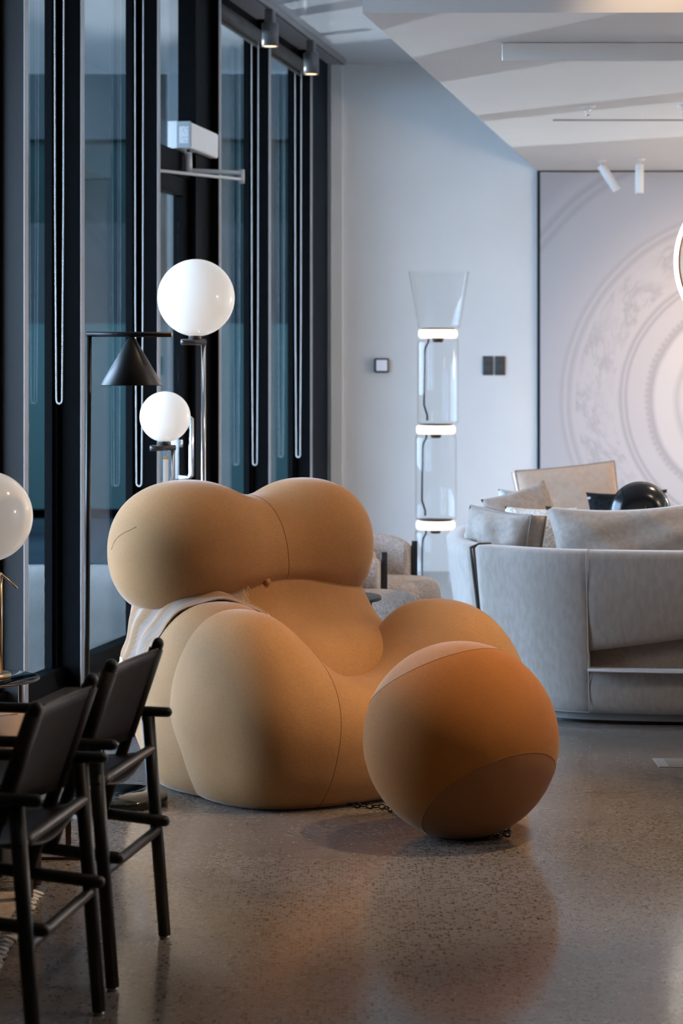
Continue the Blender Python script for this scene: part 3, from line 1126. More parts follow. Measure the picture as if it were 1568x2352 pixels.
def chain_link(p, d, roll):
    d = Vector(d).normalized()
    q_ = d.to_track_quat('X', 'Z') @ Quaternion((1, 0, 0), roll)
    pts = []
    for t in np.linspace(0, 2 * PI, 20, endpoint=False):
        c_, s_ = math.cos(t), math.sin(t)
        pts.append(Vector(p) + q_ @ Vector((0.011 * (1 if c_ > 0 else -1) * min(1, abs(c_) * 1.4) * 0.6 + c_ * 0.006, s_ * 0.0072, 0)))
    return mktube(pts, 0.0021, seg=8, closed=True)


def chain_thing(label, path, n):
    t = thing('chain', label, 'chain', path[0])
    pp = even([Vector(p) for p in path], n, False)
    for k in range(n):
        d = pp[min(k + 1, n - 1)] - pp[max(k - 1, 0)]
        o = obj('link', chain_link(pp[k] - Vector(path[0]), d, (k % 2) * 1.2 + 0.3), STEEL_DARK, t)
    return t


chain_thing('dark steel chain trailing from under the armchair to the ball', [(0.03, 7.04, 0.009), (0.08, 7.02, 0.009), (0.13, 7.0, 0.010), (0.19, 6.92, 0.009), (0.26, 6.80, 0.009)], 17)
chain_thing('dark steel chain bunched at the foot of the rust ball', [(0.385, 6.545, 0.009), (0.425, 6.535, 0.009), (0.455, 6.548, 0.016), (0.475, 6.545, 0.009), (0.49, 6.565, 0.022), (0.50, 6.56, 0.010), (0.505, 6.578, 0.026)], 12)

# throw blanket over the near arm
THROW = mat('throw_knit', (0.6, 0.42, 0.27), 0.9, spec=0.2)
N, L, b = nodes(THROW)
uv = N.new('ShaderNodeUVMap')
uv.uv_map = 'uv'
mp = N.new('ShaderNodeMapping')
mp.inputs['Rotation'].default_value = (0, 0, 0.6)
L.new(uv.outputs['UV'], mp.inputs['Vector'])
w1 = N.new('ShaderNodeTexWave')
w1.inputs['Scale'].default_value = 60
w1.inputs['Distortion'].default_value = 1.0
L.new(mp.outputs['Vector'], w1.inputs['Vector'])
w2 = N.new('ShaderNodeTexWave')
w2.inputs['Scale'].default_value = 5
w2.inputs['Distortion'].default_value = 3
L.new(uv.outputs['UV'], w2.inputs['Vector'])
r1 = ramp(N, [(0.35, (0.36, 0.15, 0.045)), (0.6, (0.38, 0.31, 0.26))])
L.new(w1.outputs['Fac'], r1.inputs['Fac'])
r2 = ramp(N, [(0.3, (0.38, 0.32, 0.28)), (0.7, (0.36, 0.18, 0.065))])
L.new(w2.outputs['Fac'], r2.inputs['Fac'])
mx = N.new('ShaderNodeMix')
mx.data_type = 'RGBA'
mx.inputs['Factor'].default_value = 0.5
L.new(r1.outputs['Color'], mx.inputs['A'])
L.new(r2.outputs['Color'], mx.inputs['B'])
L.new(mx.outputs['Result'], b.inputs['Base Color'])
bp2 = N.new('ShaderNodeBump')
bp2.inputs['Distance'].default_value = 0.003
bp2.inputs['Strength'].default_value = 0.5
L.new(w1.outputs['Fac'], bp2.inputs['Height'])
L.new(bp2.outputs['Normal'], b.inputs['Normal'])

NU, NV = 34, 90
rows, uvs = [], []
for i in range(NU):
    row, uvr = [], []
    u = i / (NU - 1)
    for j in range(NV):
        v = j / (NV - 1)
        # from the outer rear side over the top of the arm to the inside
        if v < 0.6:
            dirv = Vector((-0.42, -0.88, 0.30)).lerp(Vector((-0.08, -0.20, 1.0)), v / 0.6).normalized()
        else:
            dirv = Vector((-0.08, -0.20, 1.0)).lerp(Vector((0.12, 0.42, 0.90)), (v - 0.6) / 0.4).normalized()
        axis = Vector((-0.47, -0.32, 0.33)).lerp(Vector((-0.24, -0.36, 0.36)), v) + Vector((0.30, 0, -0.04)) * (u - 0.45)
        h_ = hit(axis + dirv * 0.6, -dirv, bvh_all[1:])
        p = h_[0] if h_ else axis + dirv * 0.2
        hem = min(1.0, 6 * min(u, 1 - u) + 0.15)
        fold = 0.004 + hem * 0.014 * (0.5 + 0.5 * math.sin(u * 19 + v * 4.0 + math.sin(v * 9) * 0.6)) + 0.004 * math.sin(v * 23 + u * 5)
        row.append(p + dirv * fold)
        uvr.append((u * 0.25, v * 0.8))
    rows.append(row)
    uvs.append(uvr)
rows = [[(r[max(j - 1, 0)] + r[j] * 2 + r[min(j + 1, NV - 1)]) / 4 for j in range(NV)] for r in rows]
rows = [[(rows[max(i - 1, 0)][j] + rows[i][j] * 2 + rows[min(i + 1, NU - 1)][j]) / 4 for j in range(NV)] for i in range(NU)]
throw = thing('throw_blanket', 'cream and ochre knitted throw draped over the near armchair arm', 'blanket', CH_O, CH_RZ)
bm = bmesh.new()
uvl = bm.loops.layers.uv.new('uv')
V = grid_mesh(bm, rows)
bm.verts.index_update()
lut = {}
for i in range(NU):
    for j in range(NV):
        lut[V[i][j]] = uvs[i][j]
for f in bm.faces:
    for lp in f.loops:
        lp[uvl].uv = lut[lp.vert]
cl = obj('cloth', bm, THROW, throw)
sm = cl.modifiers.new('thickness', 'SOLIDIFY')
sm.thickness = 0.005
FRINGE = mat('throw_fringe', (0.80, 0.62, 0.42), 0.9)
bm = bmesh.new()
rnd = random.Random(3)
for i in range(0, NU - 1):
    for s_ in (0.0, 0.33, 0.66):
        for end in (0, -1):
            p = rows[i][end].lerp(rows[i + 1][end], s_)
            dn = (rows[i][end] - rows[i][1 if end == 0 else -2]).normalized() * 0.035
            tube(bm, [p, p + dn * 0.5 + Vector((rnd.uniform(-.004, .004), 0, 0)), p + dn + Vector((rnd.uniform(-.008, .008), rnd.uniform(-.004, .004), 0))], 0.0013, seg=5)
fr = obj('fringe', bm, FRINGE, throw)
fr['kind'] = 'stuff'
fr['label'] = 'short cream thread fringe along both ends'

# ------------------------------------------------------------------ floor lamps by the windows
OPAL = glow('lit_opal_glass', (0.93, 0.87, 0.80), 0.38)
nodes(OPAL)[2].inputs['Roughness'].default_value = 0.08
OPAL_SOFT = glow('lit_opal_glass_dim', (0.86, 0.80, 0.73), 0.22)
nodes(OPAL_SOFT)[2].inputs['Roughness'].default_value = 0.10
BRASS = mat('brushed_brass', (0.55, 0.42, 0.28), 0.3, 1.0)


def globe_lamp(label, px_, y, gx, gz, gr, tag_=False):
    x = (px_ - 784) * y / FPX
    t = thing('globe_floor_lamp', label, 'floor lamp', (x, y, 0))
    g = (gx - 784) * y / FPX - x
    obj('base', mklathe([(0, 0), (0.13, 0), (0.135, 0.004), (0.135, 0.014), (0.13, 0.018), (0, 0.018)], 40), BLACK, t)
    zt = gz - gr - 0.022
    obj('pole', mktube([(0, 0, 0.015), (0, 0, zt)], 0.0095, seg=16), CHROME, t)
    obj('cross_bar', mktube([(0.008, 0.0, zt), (g - 0.052, -0.05, zt)], 0.0115, seg=16), mat('bronze_bar', (0.10, 0.085, 0.08), 0.3, 0.8), t)
    obj('holder', mktube([(g - 0.012, -0.012, zt + 0.008), (g, 0, zt + 0.026)], [0.02, 0.026], seg=16), BLACK, t)
    gl = obj('glass_globe', sphere(bmesh.new(), (g, 0, gz), gr, 48, 32), OPAL, t)
    if tag_:
        z0 = zt - 0.03
        obj('tag_string', mktube([(g + 0.01, -0.03, zt), (g + 0.006, -0.04, z0 + 0.005)], 0.001, seg=6), BLACK, t)
        tg = obj('price_tag', mkbox((g + 0.006, -0.042, z0 - 0.055), (0.021, 0.0012, 0.11), 0.0003), mat('tag_card', (0.66, 0.55, 0.45), 0.7), t)
        tg['label'] = 'narrow paper price tag'
        obj('tag_head', mkbox((g + 0.006, -0.0425, z0 - 0.007), (0.021, 0.0014, 0.014), 0.0003), mat('tag_kraft', (0.40, 0.22, 0.09), 0.7), tg)
    return t


globe_lamp('tall floor lamp with a large lit white glass globe', 467, 8.43, 450, 1.697, 0.150)
globe_lamp('shorter floor lamp with a small lit globe and a paper tag', 397, 8.55, 379, 1.234, 0.100, True)

fy = 7.1
fx = (197 - 784) * fy / FPX
fl = thing('cone_floor_lamp', 'slim black floor lamp with a cone shade under a horizontal bar', 'floor lamp', (fx, fy, 0))
top = 1.531
sx_ = (205 - 197) * fy / FPX
obj('pole', mktube([(0, 0, 0.02), (sx_, 0, top)], 0.0085, seg=16), BLACK, fl)
bar = obj('top_bar', mktube([(sx_ - 0.0085, 0, top), (sx_ + 0.272, -0.05, top - 0.002)], 0.0085, seg=16), BLACK, fl)
obj('end_cap', mktube([(sx_ + 0.272, -0.05, top - 0.002), (sx_ + 0.2735, -0.0503, top - 0.002)], 0.0082, seg=16), BRASS, bar)
cx = (304 - 197) * fy / FPX
bm = mklathe([(0.003, 1.522), (0.012, 1.517), (0.1015, 1.366), (0.1005, 1.364), (0.010, 1.513), (0, 1.516)], 64, (cx, -0.027, 0))
obj('cone_shade', bm, BLACK, fl)
obj('bulb', sphere(bmesh.new(), (cx, -0.027, 1.42), 0.025, 20, 12), OPAL_SOFT, fl)
STONE = mat('black_marble', (0.012, 0.016, 0.016), 0.06)
obj('base', mklathe([(0, 0), (0.172, 0), (0.175, 0.004), (0.175, 0.024), (0.172, 0.028), (0, 0.028)], 56, (0.09, 0.02, 0)), STONE, fl)

# ------------------------------------------------------------------ table lamp on the glass side table, left edge
ty = 7.2
tx = (-60 - 784) * ty / FPX
tz = 0.398
BRONZE = mat('dark_bronze', (0.10, 0.065, 0.045), 0.35, 0.8)
SMOKE = thin_glass('smoked_table_glass', (0.30, 0.27, 0.25), 1.52)
st = thing('side_table', 'round smoked-glass side table with flat bronze legs at the left edge', 'side table', (tx, ty, 0))
obj('glass_top', mklathe([(0, tz), (0.208, tz), (0.213, tz - 0.003), (0.213, tz - 0.007), (0.208, tz - 0.010), (0, tz - 0.010)], 64), SMOKE, st)
obj('rim', mktube([(0.2135 * math.cos(a), 0.2135 * math.sin(a), tz - 0.005) for a in np.linspace(0, 2 * PI, 72, endpoint=False)], 0.0035, seg=8, closed=True), BRONZE, st)
for a in (0.25, 2.35, 4.44):
    obj('leg', mkbox((0.155 * math.cos(a), 0.155 * math.sin(a), (tz - 0.012) / 2), (0.026, 0.012, tz - 0.012), 0.002, Matrix.Rotation(a + 1.2, 3, 'Z')), BRONZE, st)
obj('foot_ring', mktube([(0.155 * math.cos(a), 0.155 * math.sin(a), 0.008) for a in np.linspace(0, 2 * PI, 60, endpoint=False)], 0.007, seg=8, closed=True), BRONZE, st)
gx_ = (-29 - 784) * ty / FPX
tl = thing('globe_table_lamp', 'brass table lamp with a big softly lit white globe, left edge', 'table lamp', (gx_, ty, tz))
obj('base', mklathe([(0, 0), (0.075, 0), (0.078, 0.003), (0.078, 0.012), (0.075, 0.015), (0, 0.015)], 40), BRASS, tl)
px0 = 31 * ty / FPX
obj('stem', mktube([(px0 - 0.003, 0, 0.012), (px0 - 0.003, 0, 0.345)], 0.009, seg=14), BRASS, tl)
obj('cross_bar', mktube([(px0 - 0.05, 0.02, 0.365), (px0 - 0.003, 0, 0.345), (px0 + 0.058, -0.03, 0.298)], 0.004, seg=10), BRASS, tl)
obj('holder', mktube([(0.0, 0, 0.34), (0, 0, 0.395)], [0.02, 0.03], seg=16), BRASS, tl)
obj('glass_globe', sphere(bmesh.new(), (0, 0, 0.532), 0.150, 48, 32), OPAL_SOFT, tl)

# ------------------------------------------------------------------ glass tower lamp by the rear wall
ny = 12.6
nsc = FPX / ny
nx = (1000 - 784) / nsc
CLEAR = thin_glass('clear_blown_glass', (0.97, 0.98, 0.98), 1.3)
RINGL = glow('lit_led_ring', (1.0, 0.80, 0.62), 1.3)
nl = thing('glass_tower_lamp', 'tall lamp of stacked clear glass cylinders with glowing rings and a glass cone', 'floor lamp', (nx, ny, 0))
zr = [1.4 - (1205 - 860) / nsc, 1.4 - (986 - 860) / nsc, 1.4 - (766 - 860) / nsc]
xo = [0.0, 0.002, 0.014]
zprev = 0.012
obj('base', mklathe([(0, 0), (0.105, 0), (0.108, 0.004), (0.108, 0.012), (0, 0.014)], 40), BLACK, nl)
for k, zz in enumerate(zr):
    xk = xo[k]
    cyl = obj('glass_cylinder', mklathe([(0.10, zprev + 0.002), (0.118, zprev + 0.004), (0.120, zprev + 0.02), (0.120, zz - 0.06), (0.117, zz - 0.036), (0.10, zz - 0.03)], 64, (xk, 0, 0)), CLEAR, nl)
    ring = obj('light_ring', mklathe([(0.085, zz - 0.028), (0.105, zz - 0.027), (0.113, zz - 0.014), (0.113, zz + 0.012), (0.106, zz + 0.022), (0.085, zz + 0.024)], 56, (xk, 0, 0), True), RINGL, nl)
    obj('disc', mklathe([(0, zz - 0.022), (0.085, zz - 0.022), (0.085, zz + 0.018), (0.098, zz + 0.027), (0.098, zz + 0.031), (0, zz + 0.031)], 40, (xk, 0, 0)), BLACK, ring)
    obj('socket', mklathe([(0, zz - 0.05), (0.026, zz - 0.05), (0.036, zz - 0.028), (0, zz - 0.028)], 24, (xk, 0, 0)), BLACK, ring)
    a0 = xk - 0.066
    obj('cable', mktube([(a0 + 0.012, 0, zz - 0.03), (a0 + 0.008, 0, zz - 0.055), (a0 - 0.008, 0, zz - 0.082), (a0 - 0.012, 0, zz - 0.11), (a0 - 0.015, 0, zprev + 0.11), (a0 - 0.004, 0, zprev + 0.075), (a0 + 0.004, 0, zprev + 0.05), (a0 + 0.004, 0, zprev + 0.02)], 0.0058, seg=10), BLACK, nl)
    zprev = zz + 0.031
zt = zprev
obj('glass_cone', mklathe([(0.112, zt), (0.121, zt + 0.004), (0.124, zt + 0.02), (0.176, zt + 0.325), (0.177, zt + 0.328)], 64, (0.02, 0, 0)), CLEAR, nl)

# ------------------------------------------------------------------ sofa
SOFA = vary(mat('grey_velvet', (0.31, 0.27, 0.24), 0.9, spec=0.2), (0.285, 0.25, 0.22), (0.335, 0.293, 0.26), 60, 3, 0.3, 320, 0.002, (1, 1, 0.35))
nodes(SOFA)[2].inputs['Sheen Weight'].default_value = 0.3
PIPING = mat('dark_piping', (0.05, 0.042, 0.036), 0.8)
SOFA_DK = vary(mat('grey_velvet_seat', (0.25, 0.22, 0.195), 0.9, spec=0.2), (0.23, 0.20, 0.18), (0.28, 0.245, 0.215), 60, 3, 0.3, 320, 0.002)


def catmull(P, n):
    P = [Vector(p) for p in P]
    Q = [P[0] * 2 - P[1]] + P + [P[-1] * 2 - P[-2]]
    out = []
    for i in range(len(P) - 1):
        a, b_, c, d = Q[i:i + 4]
        for k in range(n):
            t_ = k / n
            out.append(0.5 * ((2 * b_) + (c - a) * t_ + (2 * a - 5 * b_ + 4 * c - d) * t_ ** 2 + (3 * b_ - a - 3 * c + d) * t_ ** 3))
    out.append(P[-1])
    return out


K = 0.985
path = [(2.35, 8.70), (1.85, 8.65), (1.36, 8.66), (0.987, 8.72), (0.80, 8.80), (0.653, 8.92), (0.543, 9.03), (0.484, 9.2), (0.462, 9.45), (0.475, 9.8), (0.54, 10.2)]
SP = even(catmull([(p[0] * K, p[1] * K, 0) for p in path], 12), 150, False)
SN = []
for i in range(len(SP)):
    tg_ = (SP[min(i + 1, len(SP) - 1)] - SP[max(i - 1, 0)]).normalized()
    SN.append(Vector((tg_.y, -tg_.x, 0)))          # points into the sofa
ZR = 0.704


def ppx(p):
    return 784 + FPX * p.x / p.y


i_a = min(range(len(SP)), key=lambda i: abs(ppx(SP[i]) - 1349) + (100 if i > 110 else 0))
i_b = min(range(40, 110), key=lambda i: abs(ppx(SP[i]) - 1083))


def shell(i0, i1, zlo, zhi=ZR, th=0.10, seg_end=0.012, rows=10):
    """A run of the padded back between two stations; zlo may vary along it."""
    bm = bmesh.new()
    R_ = []
    for i in range(i0, i1 + 1):
        e = 0.0
        if i in (i0, i1):
            e = 0.012 if abs(i - i_b) < 2 else 0.004
        z0 = zlo(i) if callable(zlo) else zlo
        prof = []
        for k in range(rows + 1):
            z = z0 + (zhi - z0) * k / rows
            bulge = 0.012 * math.sin(PI * k / rows)
            ins = (ZR - z) * 0.145 - bulge
            if k == 0:
                prof.append((ins + 0.012 + e, z + 0.0))
                ins += 0.0
                z += 0.010
            if k == rows:
                z -= 0.015
            prof.append((ins + e, z))
        prof += [(0.010 + e, zhi - 0.004), (0.030, zhi), (th - 0.02, zhi), (th - 0.004, zhi - 0.012), (th + 0.02, z0 + 0.02), (th, z0)]
        R_.append([SP[i] + SN[i] * o_ + Vector((0, 0, z)) for o_, z in prof])
    V_ = grid_mesh(bm, R_, closed_u=True)
    bm.faces.new(V_[0])
    bm.faces.new(V_[-1][::-1])
    return bm


sofa = thing('sofa', 'large grey velvet sofa with curved flaring back, seen from behind', 'sofa', (1.4, 9.0, 0))
SO = Vector((1.4, 9.0, 0))


def sob(name, bm, m, parent=None, smooth=True):
    bmesh.ops.translate(bm, verts=bm.verts, vec=-SO)
    return obj(name, bm, m, parent or sofa, smooth)


def zslope(i):
    u = (ppx(SP[i]) - 1349) / 219
    return 0.300 + 0.055 * max(0, u)


bk = sharp(sob('back_panel', shell(i_a, i_b, 0.05), SOFA), 50)
bk['label'] = 'curved full-height back panel'
sharp(sob('back_panel', shell(i_b + 1, len(SP) - 1, 0.05), SOFA), 50)
bk2 = sharp(sob('back_panel', shell(0, i_a, zslope), SOFA), 50)
bk2['label'] = 'raised back panel over the open gap'
sharp(sob('base_panel', shell(0, i_a, 0.05, 0.232, 0.13, rows=5), SOFA), 50)
for ii, mm, rr2 in ((i_b, PIPING, 0.006), (i_a, SOFA, 0.0035)):
    pts = [SP[ii].lerp(SP[ii + 1], 0.5 if ii == i_b else 0.0) + SN[ii] * ((ZR - z) * 0.145 - (0.006 if ii == i_b else 0.009)) + Vector((0, 0, z)) for z in np.linspace(0.06, ZR - 0.012, 16)]
    pts += [SP[ii] + SN[ii] * 0.03 + Vector((0, 0, ZR + 0.001)), SP[ii] + SN[ii] * 0.09 + Vector((0, 0, ZR))]
    sob('piping', mktube(pts, rr2 if ii == i_b else 0.002, seg=8), mm, bk)
pl = [SP[i] + SN[i] * 0.13 for i in range(0, len(SP), 3)] + [Vector((2.4, 10.4, 0))]
sob('plinth', prism(bmesh.new(), pl[::-1], 0.018, 0.052), mat('plinth_grey', (0.16, 0.16, 0.155), 0.6), None, False)
pl2 = [SP[i] + SN[i] * 0.18 for i in range(0, len(SP), 3)] + [Vector((2.3, 10.3, 0))]
sob('foot_frame', prism(bmesh.new(), pl2[::-1], 0.0, 0.02), BLACK, None, False)
pl3 = [SP[i] + SN[i] * 0.135 for i in range(0, len(SP), 3)] + [Vector((2.0, 12.6, 0)), Vector((2.6, 12.6, 0))]
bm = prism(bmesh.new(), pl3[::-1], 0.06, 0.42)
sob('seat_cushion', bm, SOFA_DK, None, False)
# rear section carrying the tan back cushion
bm = mkbox((1.75, 12.75, 0.33), (2.0, 0.30, 0.5), 0.05)
sob('rear_section', bm, SOFA)


def pillow(name, label, w, h, t, loc, rot, m, seed=0, wr=0.006, edge=0.10, pipe=None, gusset=0.0, group=None, crown=0.0, extra=None):
    """Stuffed cushion: upright in x-z, thick in y, its lower edge at the origin."""
    rnd_ = random.Random(seed)
    ph = [rnd_.uniform(0, 6) for _ in range(6)]
    n = 26
    bm = bmesh.new()

    def pt(u, v_, s):
        # pinch the sides slightly between the corners
        xx = u * w / 2 * (1 - edge * 0.5 * (1 - v_ * v_))
        zz = v_ * h / 2 * (1 - edge * 0.6 * (1 - u * u) + crown * (1 - u * u))
        th = (max(0, 1 - abs(u) ** 3.2) ** 0.5) * (max(0, 1 - abs(v_) ** 3.2) ** 0.5)
        wrk = wr * (math.sin(u * 7 + v_ * 3 + ph[0]) + math.sin(v_ * 9 - u * 4 + ph[1]) * 0.7 + math.sin(u * 15 + v_ * 11 + ph[2]) * 0.35) * th
        return Vector((xx, s * (t / 2 * th + gusset) + wrk, zz + h / 2))
    F_ = [[pt(-1 + 2 * i / n, -1 + 2 * j / n, -1) for i in range(n + 1)] for j in range(n + 1)]
    B_2 = [[pt(-1 + 2 * i / n, -1 + 2 * j / n, 1) for i in range(n + 1)] for j in range(n + 1)]
    va = grid_mesh(bm, F_)
    vb = grid_mesh(bm, B_2)
    if gusset > 0:
        ra = va[0] + [r_[-1] for r_ in va[1:]] + va[-1][-2::-1] + [r_[0] for r_ in va[-2:0:-1]]
        rb = vb[0] + [r_[-1] for r_ in vb[1:]] + vb[-1][-2::-1] + [r_[0] for r_ in vb[-2:0:-1]]
        for k in range(len(ra)):
            k2 = (k + 1) % len(ra)
            bm.faces.new((ra[k], ra[k2], rb[k2], rb[k]))
    else:
        bmesh.ops.remove_doubles(bm, verts=bm.verts, dist=0.0005)
    t_ = thing(name, label, 'cushion', loc, 0, group)
    t_.rotation_euler = rot
    c_ = obj('cover', bm, m, t_)
    if pipe is not None:
        for s in ((-1, 1) if gusset else (1,)):
            edge_pts = [pt(-1 + 2 * i / n, -1, s) for i in range(n)] + [pt(1, -1 + 2 * j / n, s) for j in range(n)] + [pt(1 - 2 * i / n, 1, s) for i in range(n)] + [pt(-1, 1 - 2 * j / n, s) for j in range(n)]
            obj('piping', mktube(edge_pts, 0.0045, seg=7, closed=True), pipe, t_)
    return t_


def cpos(px_, y):
    return (px_ - 784) * y / FPX


GREYC = vary(mat('grey_wool_cushion', (0.34, 0.30, 0.27), 0.92, spec=0.15), (0.28, 0.24, 0.21), (0.34, 0.293, 0.257), 50, 3, 0.3, 300, 0.002)
nodes(GREYC)[2].inputs['Sheen Weight'].default_value = 0.25
TANC = vary(mat('sand_cushion', (0.62, 0.44, 0.33), 0.92, spec=0.15), (0.60, 0.42, 0.31), (0.65, 0.47, 0.355), 30, 3, 0.2, 300, 0.002)
PALEC = vary(mat('pale_blue_grey_cushion', (0.55, 0.56, 0.55), 0.92, spec=0.15), (0.52, 0.53, 0.52), (0.58, 0.59, 0.58), 30)
FUR = vary(mat('white_curly_fleece', (0.66, 0.64, 0.60), 0.95, spec=0.1), (0.55, 0.53, 0.50), (0.72, 0.70, 0.67), 70, 4, 0.9, 90, 0.012)
TAUPE = vary(mat('taupe_cushion', (0.33, 0.27, 0.23), 0.9, spec=0.15), (0.30, 0.245, 0.21), (0.37, 0.305, 0.26), 40, 3, 0.2, 300, 0.002)
BLACKC = vary(mat('black_loop_cushion', (0.012, 0.012, 0.013), 0.95, spec=0.1), (0.008, 0.008, 0.009), (0.022, 0.022, 0.023), 60, 3, 0.8, 120, 0.006)

R_ = math.radians
c1_ = pillow('cushion', 'long grey wool cushion leaning along the sofa back, right edge', 0.78, 0.47, 0.20, (cpos(1497, 8.86), 8.90, 0.425), (R_(-14), R_(-3.5), R_(3)), GREYC, 3, 0.011, 0.16, crown=-0.07)
c2_ = pillow('cushion', 'plump grey box cushion at the left corner of the sofa', 0.36, 0.40, 0.13, (cpos(1140, 9.2), 9.22, 0.425), (R_(-6), R_(4), R_(-48)), GREYC, 5, 0.008, 0.10, SOFA_DK, 0.045)
pillow('cushion', 'white curly fleece cushion squeezed between the two grey cushions', 0.32, 0.40, 0.16, (cpos(1240, 9.4), 9.50, 0.425), (R_(-10), 0, R_(-15)), FUR, 8, 0.004, 0.1)
pillow('cushion', 'small taupe cushion in front of the sand-coloured back cushion', 0.36, 0.46, 0.14, (cpos(1258, 10.4), 10.4, 0.425), (R_(-20), R_(-14), R_(25)), TAUPE, 9, 0.006, 0.1)
pillow('cushion', 'tall sand-coloured back cushion with piped edge before the mural', 0.60, 0.455, 0.12, (cpos(1322, 12.4), 12.45, 0.425), (R_(-12), R_(-5), R_(12)), TANC, 11, 0.005, 0.06, TAUPE, 0.03)
pillow('cushion', 'pale blue-grey cushion at the far left of the sofa', 0.30, 0.36, 0.12, (cpos(1216, 11.4), 11.6, 0.43), (R_(-14), R_(4), R_(20)), PALEC, 12, 0.004, 0.1)
bc = pillow('cushion', 'black looped cushion with white-flecked edge behind the black disc vase', 0.44, 0.36, 0.14, (cpos(1450, 11.6), 11.6, 0.425), (R_(-12), R_(-2), R_(4)), BLACKC, 15, 0.004, 0.16)
FLECK = mat('white_yarn_fleck', (0.7, 0.68, 0.65), 0.9)
bm = bmesh.new()
for k in range(14):
    u = -1 + 2 * k / 13
    sphere(bm, (u * 0.205, -0.012, 0.36 * (0.955 - 0.05 * (1 - u * u)) - 0.018 + 0.006 * math.sin(k * 5)), (0.012, 0.008, 0.007), 8, 6)
obj('yarn_flecks', bm, FLECK, bc)['kind'] = 'stuff'

# black disc vase on its stand behind the sofa back
py_ = 9.75
pxx = cpos(1470, py_)
vs = thing('disc_vase', 'glossy black disc-shaped vase with a round recess, above the grey cushion', 'vase', (pxx, py_, 0.42))
obj('stand_top', mklathe([(0, 0.205), (0.14, 0.205), (0.145, 0.21), (0.145, 0.222), (0.14, 0.226), (0, 0.226)], 40), BLACK, vs)
obj('stand_stem', mktube([(0, 0, 0.01), (0, 0, 0.206)], 0.015, seg=14), BLACK, vs)
obj('stand_foot', mklathe([(0, 0), (0.11, 0), (0.11, 0.010), (0, 0.014)], 40), BLACK, vs)
DISC = mat('black_glaze', (0.010, 0.010, 0.011), 0.18)
prof = [(0.012, -0.030), (0.030, -0.034), (0.036, -0.052), (0.060, -0.062), (0.095, -0.055), (0.122, -0.035), (0.138, 0.0), (0.122, 0.035), (0.095, 0.055), (0.06, 0.062), (0.0, 0.060)]
bm = mklathe([(0, -0.030)] + prof, 56)
bmesh.ops.rotate(bm, verts=bm.verts, cent=(0, 0, 0), matrix=Matrix.Rotation(R_(90), 3, 'X'))
bmesh.ops.rotate(bm, verts=bm.verts, cent=(0, 0, 0), matrix=Matrix.Rotation(R_(180), 3, 'Z')) if False else None
bmesh.ops.translate(bm, verts=bm.verts, vec=(0, 0, 0.363))
for v_ in bm.verts:
    v_.co.y = v_.co.y
obj('disc', bm, DISC, vs)
obj('hub', sphere(bmesh.new(), (0, -0.045, 0.363), (0.012, 0.012, 0.012), 14, 10), CHROME, vs)
GRN = mat('grass_green', (0.12, 0.20, 0.06), 0.6)
for a_, b_, z_ in ((0.008, 0.014, 0.17), (0.100, 0.102, 0.20)):
    obj('grass_blade', mktube([(a_, -0.07, 0.226), (a_ * 0.98, -0.07, 0.226 + z_ * 0.6), (b_, -0.072, 0.226 + z_)], [0.002, 0.0018, 0.0006], seg=6), GRN, vs)

# ------------------------------------------------------------------ boucle armchairs and small black table
BOUC = vary(mat('boucle', (0.60, 0.50, 0.44), 0.95, spec=0.1), (0.50, 0.41, 0.36), (0.70, 0.60, 0.53), 75, 4, 0.9, 130, 0.010)


def barrel_chair(label, px_, y, r, zs, zb, a0, a1):
    t = thing('barrel_armchair', label, 'armchair', (cpos(px_, y), y, 0), group='boucle armchairs by the rear wall')
    obj('seat', mklathe([(0, 0.09), (r * 0.93, 0.09), (r, 0.12), (r * 1.02, 0.24), (r, zs - 0.06), (r * 0.96, zs - 0.022), (r * 0.85, zs - 0.004), (0, zs + 0.01)], 48), BOUC, t)
    rows_ = []
    n = 40
    for k in range(n + 1):
        a = a0 + (a1 - a0) * k / n
        e = math.sin(PI * k / n) ** 0.35 if 0 < k < n else 0.25
        ro, ri = r * 1.20, r * 1.20 - 0.10
        zt_ = zs + (zb - zs) * (0.55 + 0.45 * e)
        pr = [(ro - 0.02, 0.14), (ro, 0.2), (ro + 0.015, zt_ - 0.08), (ro - 0.005, zt_ - 0.025), ((ro + ri) / 2, zt_), (ri + 0.008, zt_ - 0.025), (ri, zt_ - 0.08), (ri, 0.2)]
        rows_.append([Vector((q0 * math.cos(a), q0 * math.sin(a), z)) for q0, z in pr])
    bm = bmesh.new()
    V_ = grid_mesh(bm, rows_, closed_u=True)
    bm.faces.new(V_[0])
    bm.faces.new(V_[-1][::-1])
    obj('backrest', bm, BOUC, t)
    for a in (0.3, 1.9, 3.4, 4.9):
        obj('leg', mktube([(r * 0.8 * math.cos(a), r * 0.8 * math.sin(a), 0), (r * 0.8 * math.cos(a), r * 0.8 * math.sin(a), 0.10)], 0.014, seg=10), BLACK, t)
    for a in (a0 - 0.04,):
        obj('frame_upright', mkbox((r * 1.16 * math.cos(a), r * 1.16 * math.sin(a), zs * 0.5 + 0.10), (0.03, 0.02, zs + 0.12), 0.003), BLACK, t)
    return t


